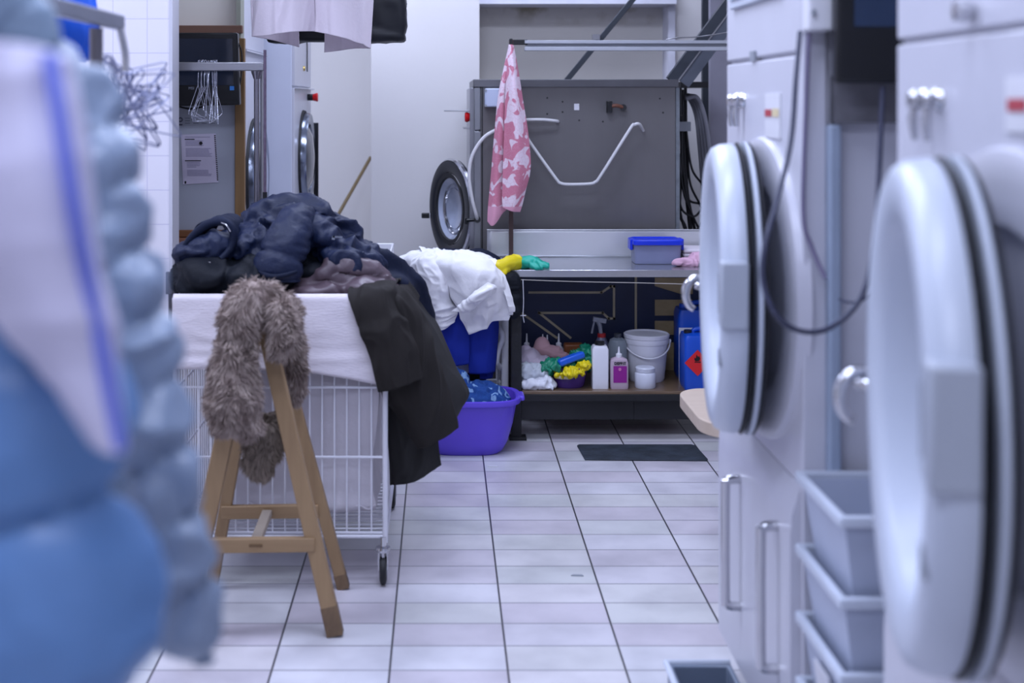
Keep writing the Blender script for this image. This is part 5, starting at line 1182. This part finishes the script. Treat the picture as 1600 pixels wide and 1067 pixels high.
mb = MB(); mb.lathe([(.014, .025), (.018, .03), (.024, .052), (.022, .056), (0, .056)], Matrix(((0, 0, 1, q.x), (1, 0, 0, q.y), (0, 1, 0, q.z), (0, 0, 0, 1))), 18); obj('stop_button', mb, M_red, b_)
mb = MB(); mb.lathe([(0, .01), (.012, .009), (.014, 0)], Matrix(((0, 0, 1, -.719), (1, 0, 0, 6.85), (0, 1, 0, P(0, 107, 6.85).z), (0, 0, 0, 1))), 14); obj('key_lock', mb, mat('brass', '#c9b06a', .3, .8), t)
cable('cable', [(479, 40, 7.0), (480, 75, 7.0), (480, 112, 7.0)], .003, M_black, 'thin black cord running down the front of the rear left machine')
left_washer(-.86, 5.66, 6.38, 'white laundry machine partly hidden behind the notice board frame', 1.16, .25, seam=1.73)

# broom handle in the recess
mb = MB(); mb.tube([P(579, 246, 8.35), P(523, 345, 8.0), P(470, 440, 7.7)], .011, 12); tag(obj('broom_handle', mb, wood_mat('broom_wood', '#8d7a58', '#6f5d40')), 'wooden broom handle leaning diagonally in the wall recess', 'broom')

# ------------------------------------------------------------------ garment rail with hangers (middle distance)
GY = 4.98
t = thing('garment_rail', 'chrome garment rail in front of the notice board', 'garment rail', P(400, 340, GY))
mb = MB(); mb.box(P(180, 110.5, GY), P(414, 97.5, GY+.03)); obj('rail_bar', mb, M_galv, t, bevel=.003)
mb = MB(); mb.tube([P(401, 108, GY+.015)+Vector((0, 0, 0)), Vector((P(401, 0, GY).x, GY+.015, .0))], .0105, 14); mb.lathe([(.0, .0), (.022, .0), (.012, -.03), (0, -.03)], Matrix.Translation(P(401, 111, GY+.015)), 16); obj('rail_post', mb, mat('post_chrome', '#8b8890', .25, .9), t)
mb = MB(); mb.tube([(P(409, 0, GY+.05).x, GY+.05, 0), (P(409, 0, GY+.05).x, GY+.05, P(0, 105, GY+.05).z)], .006, 10); obj('rail_post', mb, M_galv, t)
mb = MB(); mb.tube([P(414, 300, GY), P(414, 78, GY)], .0055, 10); obj('lilac_rod', mb, mat('lilac_brown_rod', '#5f5063', .5, var=.3, vscale=60), t)
mb = MB(); mb.tube([P(414, 430, GY), P(414, 300, GY)], .0085, 10); obj('rod_grip', mb, M_black, t)

def hanger_mesh(name, r=.0017):
    pts = []
    for a in range(200, -40, -20): pts.append(Vector((.019*math.cos(math.radians(a)), 0, .019*math.sin(math.radians(a)))))
    pts += [Vector((.012, 0, -.022)), Vector((0, 0, -.035)), Vector((0, 0, -.075)), Vector((.03, 0, -.092)), Vector((.19, 0, -.178)), Vector((.198, 0, -.190)), Vector((.19, 0, -.196)), Vector((0, 0, -.198)), Vector((-.19, 0, -.196)), Vector((-.198, 0, -.190)), Vector((-.19, 0, -.178)), Vector((-.03, 0, -.092)), Vector((0, 0, -.078)), Vector((.001, .002, -.06))]
    mb = MB(); mb.tube(pts, r, 6, 3); me = bpy.data.meshes.new(name); mb.bm.to_mesh(me); mb.bm.free()
    me.materials.append(M_wirec); me.polygons.foreach_set('use_smooth', [True]*len(me.polygons)); return me
M_wirec = mat('hanger_wire', '#c4c7d4', .25, .85); M_wired = mat('dull_hanger_wire', '#878ba6', .3, .75)
hm = hanger_mesh('wire_hanger'); hm2 = hanger_mesh('tangled_wire_hanger', .003); hm2.materials.clear(); hm2.materials.append(M_wired)
rng = random.Random(12)
for k in range(12):
    o = bpy.data.objects.new('wire_hanger', hm); C.objects.link(o)
    x = P(309+k*2.6, 0, GY).x; o.location = (x, GY+.015, P(0, 97, GY).z+.003-.015)
    o.rotation_euler = (rng.uniform(-.06, .06), rng.uniform(-.25, .25), math.radians(90+rng.uniform(-20, 12)+(k-6)*2.2)); o.scale = (.40, .9, 1.0+rng.uniform(-.04, .08))
    tag(o, 'empty wire hanger in the small bunch on the chrome rail before the notice board', 'hanger', 'wire hangers on the middle rail')

# ------------------------------------------------------------------ near garment rail on the left, running away from the camera
RX, RZ = -.70, 1.657
t = thing('garment_rail', 'blurred chrome clothes rail at upper left in front of the tiled wall', 'garment rail', (RX, 2.8, 0))
mb = MB(); mb.box((RX-.012, .9, RZ-.0), (RX+.012, 2.86, RZ+.032)); obj('rail_bar', mb, mat('near_chrome', '#8e95a6', .3, .75), t, bevel=.004)
mb = MB(); mb.tube([(RX-.03, 2.78, RZ), (RX-.03, 2.78, .0)], .014, 14); obj('rail_post', mb, mat('brown_grey_chrome', '#77747a', .3, .8), t)
mb = MB(); mb.tube([(RX+.004, 2.84, RZ+.01), (RX+.012, 2.86, RZ-.05), (RX+.012, 2.86, RZ-.09)], .008, 10, 3); obj('end_hook', mb, M_chrome, t)
rng = random.Random(5)
for k in range(22):
    o = bpy.data.objects.new('wire_hanger', hm2); C.objects.link(o)
    f = k/21
    xx = 160+f*45+rng.uniform(-8, 8); yy = 92+f*22+rng.uniform(-6, 8)
    if k > 13: xx = 215+rng.uniform(-18, 38); yy = 118+rng.uniform(-10, 22)
    o.location = P(xx, yy, 3.0+rng.uniform(-.12, .12))
    o.rotation_euler = (rng.uniform(-.5, .5), rng.uniform(-.9, -.25) if k <= 13 else rng.uniform(-.4, .9), math.radians(rng.uniform(15, 75))); o.scale = (.42, .8, .62)
    tag(o, 'bent wire hanger in the big blurred tangle hanging off the near rail end', 'hanger', 'wire hangers tangled at the near rail')
# blue workwear hanging behind it
mb = MB(); mb.grid(patch([[(50, -80, 3.3), (90, -95, 3.22), (125, -80, 3.3)], [(40, -20, 3.25), (95, -30, 3.15), (142, -10, 3.25)], [(50, 30, 3.24), (95, 30, 3.13), (148, 32, 3.24)], [(62, 70, 3.25), (100, 75, 3.16), (144, 70, 3.25)], [(80, 88, 3.27), (110, 96, 3.2), (138, 92, 3.27)]], 70, 60, .014, 7, 91, (1.4, 1, .5)))
tag(obj('work_jacket', mb, mat('cobalt_cloth', '#0f55c8', .8, var=.05), solid=.01, auto=80), 'bright blue work jacket hanging behind the upper left rail', 'jacket')

# ------------------------------------------------------------------ coats hanging into the top of the frame
HYc = 5.0
t = thing('long_coat', 'pale lilac coat hem hanging from above in front of the rear wall', 'coat', P(490, 80, HYc))
def fl(y, pts): return [(x, y_, d) for x, y_, d in pts]
def coatpanel(hem, top, amp, seed, n=80):
    return patch([top, [(a[0]*.6+b[0]*.4, a[1]*.6+b[1]*.4, a[2]*.6+b[2]*.4) for a, b in zip(top, hem)], [(a[0]*.15+b[0]*.85, a[1]*.15+b[1]*.85, a[2]*.15+b[2]*.85) for a, b in zip(top, hem)], hem], n, 90, amp, 5, seed, (1.6, 1, .3))
mb = MB(); mb.grid(coatpanel([(396, 57, 5.02), (420, 55, 4.93), (455, 50, 4.90), (491, 49, 4.95)], [(386, -160, 5.0), (415, -170, 4.93), (450, -180, 4.9), (484, -180, 4.94)], .012, 101)); obj('left_front', mb, mat('lilac_wool', '#cfc5ce', .9, var=.03, bump=.15, bscale=80), t, solid=.006, auto=80)
M_lw = bpy.data.materials['lilac_wool']
mb = MB(); mb.grid(coatpanel([(488, 49, 4.95), (520, 55, 4.88), (552, 65, 4.90), (579, 76, 5.0)], [(484, -180, 4.94), (520, -180, 4.88), (555, -170, 4.9), (592, -150, 5.0)], .012, 102)); obj('right_front', mb, M_lw, t, solid=.006, auto=80)
mb = MB(); mb.grid(coatpanel([(394, 57, 5.04), (430, 64, 5.12), (464, 73, 5.12), (466, 73, 5.12)], [(386, -160, 5.02), (420, -160, 5.12), (450, -160, 5.14), (466, -160, 5.14)], .006, 103)); obj('back_lining', mb, M_lw, t, solid=.005, auto=80)
mb = MB(); mb.grid(coatpanel([(507, 82, 5.08), (525, 80, 5.10), (555, 76, 5.08), (578, 76, 5.01)], [(507, -160, 5.1), (530, -160, 5.12), (560, -160, 5.1), (590, -160, 5.01)], .006, 104)); obj('back_lining', mb, M_lw, t, solid=.005, auto=80)
mb = MB(); mb.tube([P(488, -178, 4.98), P(488, -210, 4.98)], .004, 8); mb.tube([P(390, -165, 4.98), P(488, -190, 4.98), P(590, -160, 4.98)], .006, 8, 4); obj('coat_hanger', mb, M_wire, t)
S5 = 5.2/F
mb = MB(); mb.box(P(416, 66, 5.2), P(470, -170, 5.3)); mb.box(P(455, 62, 5.18), P(560, -170, 5.32)); mb.box(P(540, 64, 5.15), P(635, -170, 5.3)); mb.ell(P(540, -160, 5.25), (110*S5, .08, 30*S5))
t = tag(blob('puffer_jacket', mat('black_puffer_nylon', '#10131a', .45, var=.2, spec=.4), mb, voxel=.012, amp=.006, freq=8, seed=105, quilt=((.15, 0, 1), .16, .010)), 'black puffer jacket hanging behind the pale lilac coat', 'jacket')
mb = MB(); mb.tube([(-2.0, 5.1, P(0, -215, 5.1).z), (1.0, 5.1, P(0, -215, 5.1).z)], .014, 12)
for xx in (-1.8, -.1, .8): mb.tube([(xx, 5.1, P(0, -215, 5.1).z), (xx, 5.1, 3.1)], .008, 8)
tag(obj('ceiling_rail', mb, M_galv), 'ceiling hung clothes rail above the frame carrying the lilac coat', 'rail')

# ------------------------------------------------------------------ big blurred jackets at the near left
def quilted(name, path, m, parent, pitch, dep, n=56, sy=.8, seed=0, sub=14, amp=.006, tilt=0):
    pts = [P(x, y, Y) for x, y, Y, r in path]; rs = [r*Y/F for x, y, Y, r in path]; pts, rs = crv(pts, rs, sub)
    G = np.zeros((len(pts), n+1, 3)); L = [0]
    for i in range(1, len(pts)): L.append(L[-1]+(pts[i]-pts[i-1]).length)
    for i, p in enumerate(pts):
        tt = (pts[min(i+1, len(pts)-1)]-pts[max(i-1, 0)]).normalized(); u = tt.cross(Vector((0, 1, 0))).normalized(); v = tt.cross(u)
        for k in range(n+1):
            a = 2*PI*k/n; ph = (L[i]+tilt*math.cos(a)*rs[i])/pitch; q = abs(math.sin(ph*PI))**.5
            rr = rs[i]*(1 if i not in (0, len(pts)-1) else .2)+dep*(q-.7); G[i, k] = p+(u*math.cos(a)+v*math.sin(a)*sy)*rr
    cen = G[:, :-1].mean(1, keepdims=True); nn = G-cen; nn /= np.linalg.norm(nn, axis=-1, keepdims=True)+1e-9
    G = G+nn*(folds(G, 14, seed)*amp)[..., None]; G[:, -1] = G[:, 0]
    mb = MB(); mb.grid(G); return obj(name, mb, m, parent, auto=80)
M_gp = mat('grey_blue_puffer', '#8796ad', .3, var=.05)
t = thing('puffer_jacket', 'pale grey blue puffer jacket with quilted sleeve at the near left', 'jacket', P(120, 1040, 1.45))
quilted('sleeve', [(60, 100, 1.55, 20), (115, 150, 1.5, 54), (145, 260, 1.48, 58), (178, 400, 1.46, 58), (205, 520, 1.45, 55), (232, 650, 1.44, 53), (260, 790, 1.43, 50), (290, 920, 1.42, 47), (308, 1010, 1.42, 32), (310, 1036, 1.42, 14)], M_gp, t, .072, .024, seed=111, tilt=.35, amp=.012)
quilted('torso', [(-60, -20, 1.62, 60), (-40, 80, 1.62, 130), (-20, 260, 1.62, 190), (0, 500, 1.62, 200), (15, 760, 1.62, 205), (20, 1000, 1.62, 205), (20, 1060, 1.62, 190)], mat('slate_puffer', '#6e7f96', .4, var=.05), t, .085, .012, seed=112, sy=.5)
quilted('collar', [(-60, -60, 1.42, 70), (-10, 0, 1.42, 72), (40, 50, 1.42, 52), (70, 88, 1.42, 30)], mat('grey_blue_collar', '#7f92a8', .45), t, .09, .006, seed=113)
t = thing('puffer_jacket', 'sky blue puffer jacket nearest the camera at the left edge', 'jacket', P(60, 1060, 1.2))
quilted('torso', [(-70, 240, 1.22, 60), (-30, 330, 1.2, 110), (0, 480, 1.18, 130), (20, 640, 1.17, 160), (40, 800, 1.16, 178), (50, 960, 1.16, 180), (45, 1120, 1.16, 175), (45, 1240, 1.16, 150)], mat('sky_blue_puffer', '#6087ba', .32, var=.06), t, .17, .055, seed=114, sy=.55, tilt=.15)
t = thing('down_coat', 'lilac white coat with violet blue zip edge at the near left', 'coat', P(100, 720, 1.12))
G = patch([[(-80, 40, 1.08), (0, 66, 1.03), (50, 78, 1.03), (96, 96, 1.07)], [(-90, 200, 1.07), (0, 220, 1.01), (70, 230, 1.01), (122, 240, 1.06)], [(-90, 320, 1.06), (10, 340, 1.01), (95, 360, 1.01), (145, 370, 1.05)], [(-60, 420, 1.07), (50, 470, 1.02), (120, 480, 1.02), (165, 480, 1.05)], [(60, 560, 1.05), (110, 600, 1.03), (150, 590, 1.03), (180, 580, 1.05)], [(150, 690, 1.05), (165, 700, 1.04), (180, 710, 1.04), (192, 700, 1.05)]], 80, 50, .006, 6, 121)
M_ln = mat('lilac_white_nylon', '#d3cfe6', .45)
obj('front_panel', MB().grid(G), M_ln, t, solid=.012, auto=80)
quilted('coat_body', [(0, 80, 1.14, 55), (0, 120, 1.14, 78), (15, 250, 1.13, 95), (45, 420, 1.13, 84), (95, 550, 1.12, 42), (120, 600, 1.11, 22)], M_ln, t, .2, .004, seed=115, sy=.5)
mb = MB(); mb.tube([P(78, 86, 1.02), P(96, 200, 1.0), P(118, 330, 1.0), (P(142, 460, 1.02)), P(168, 590, 1.03), P(186, 700, 1.04)], [.006]*6, 12, 8); obj('zip_band', mb, mat('violet_blue_band', '#6a78d8', .5), t)
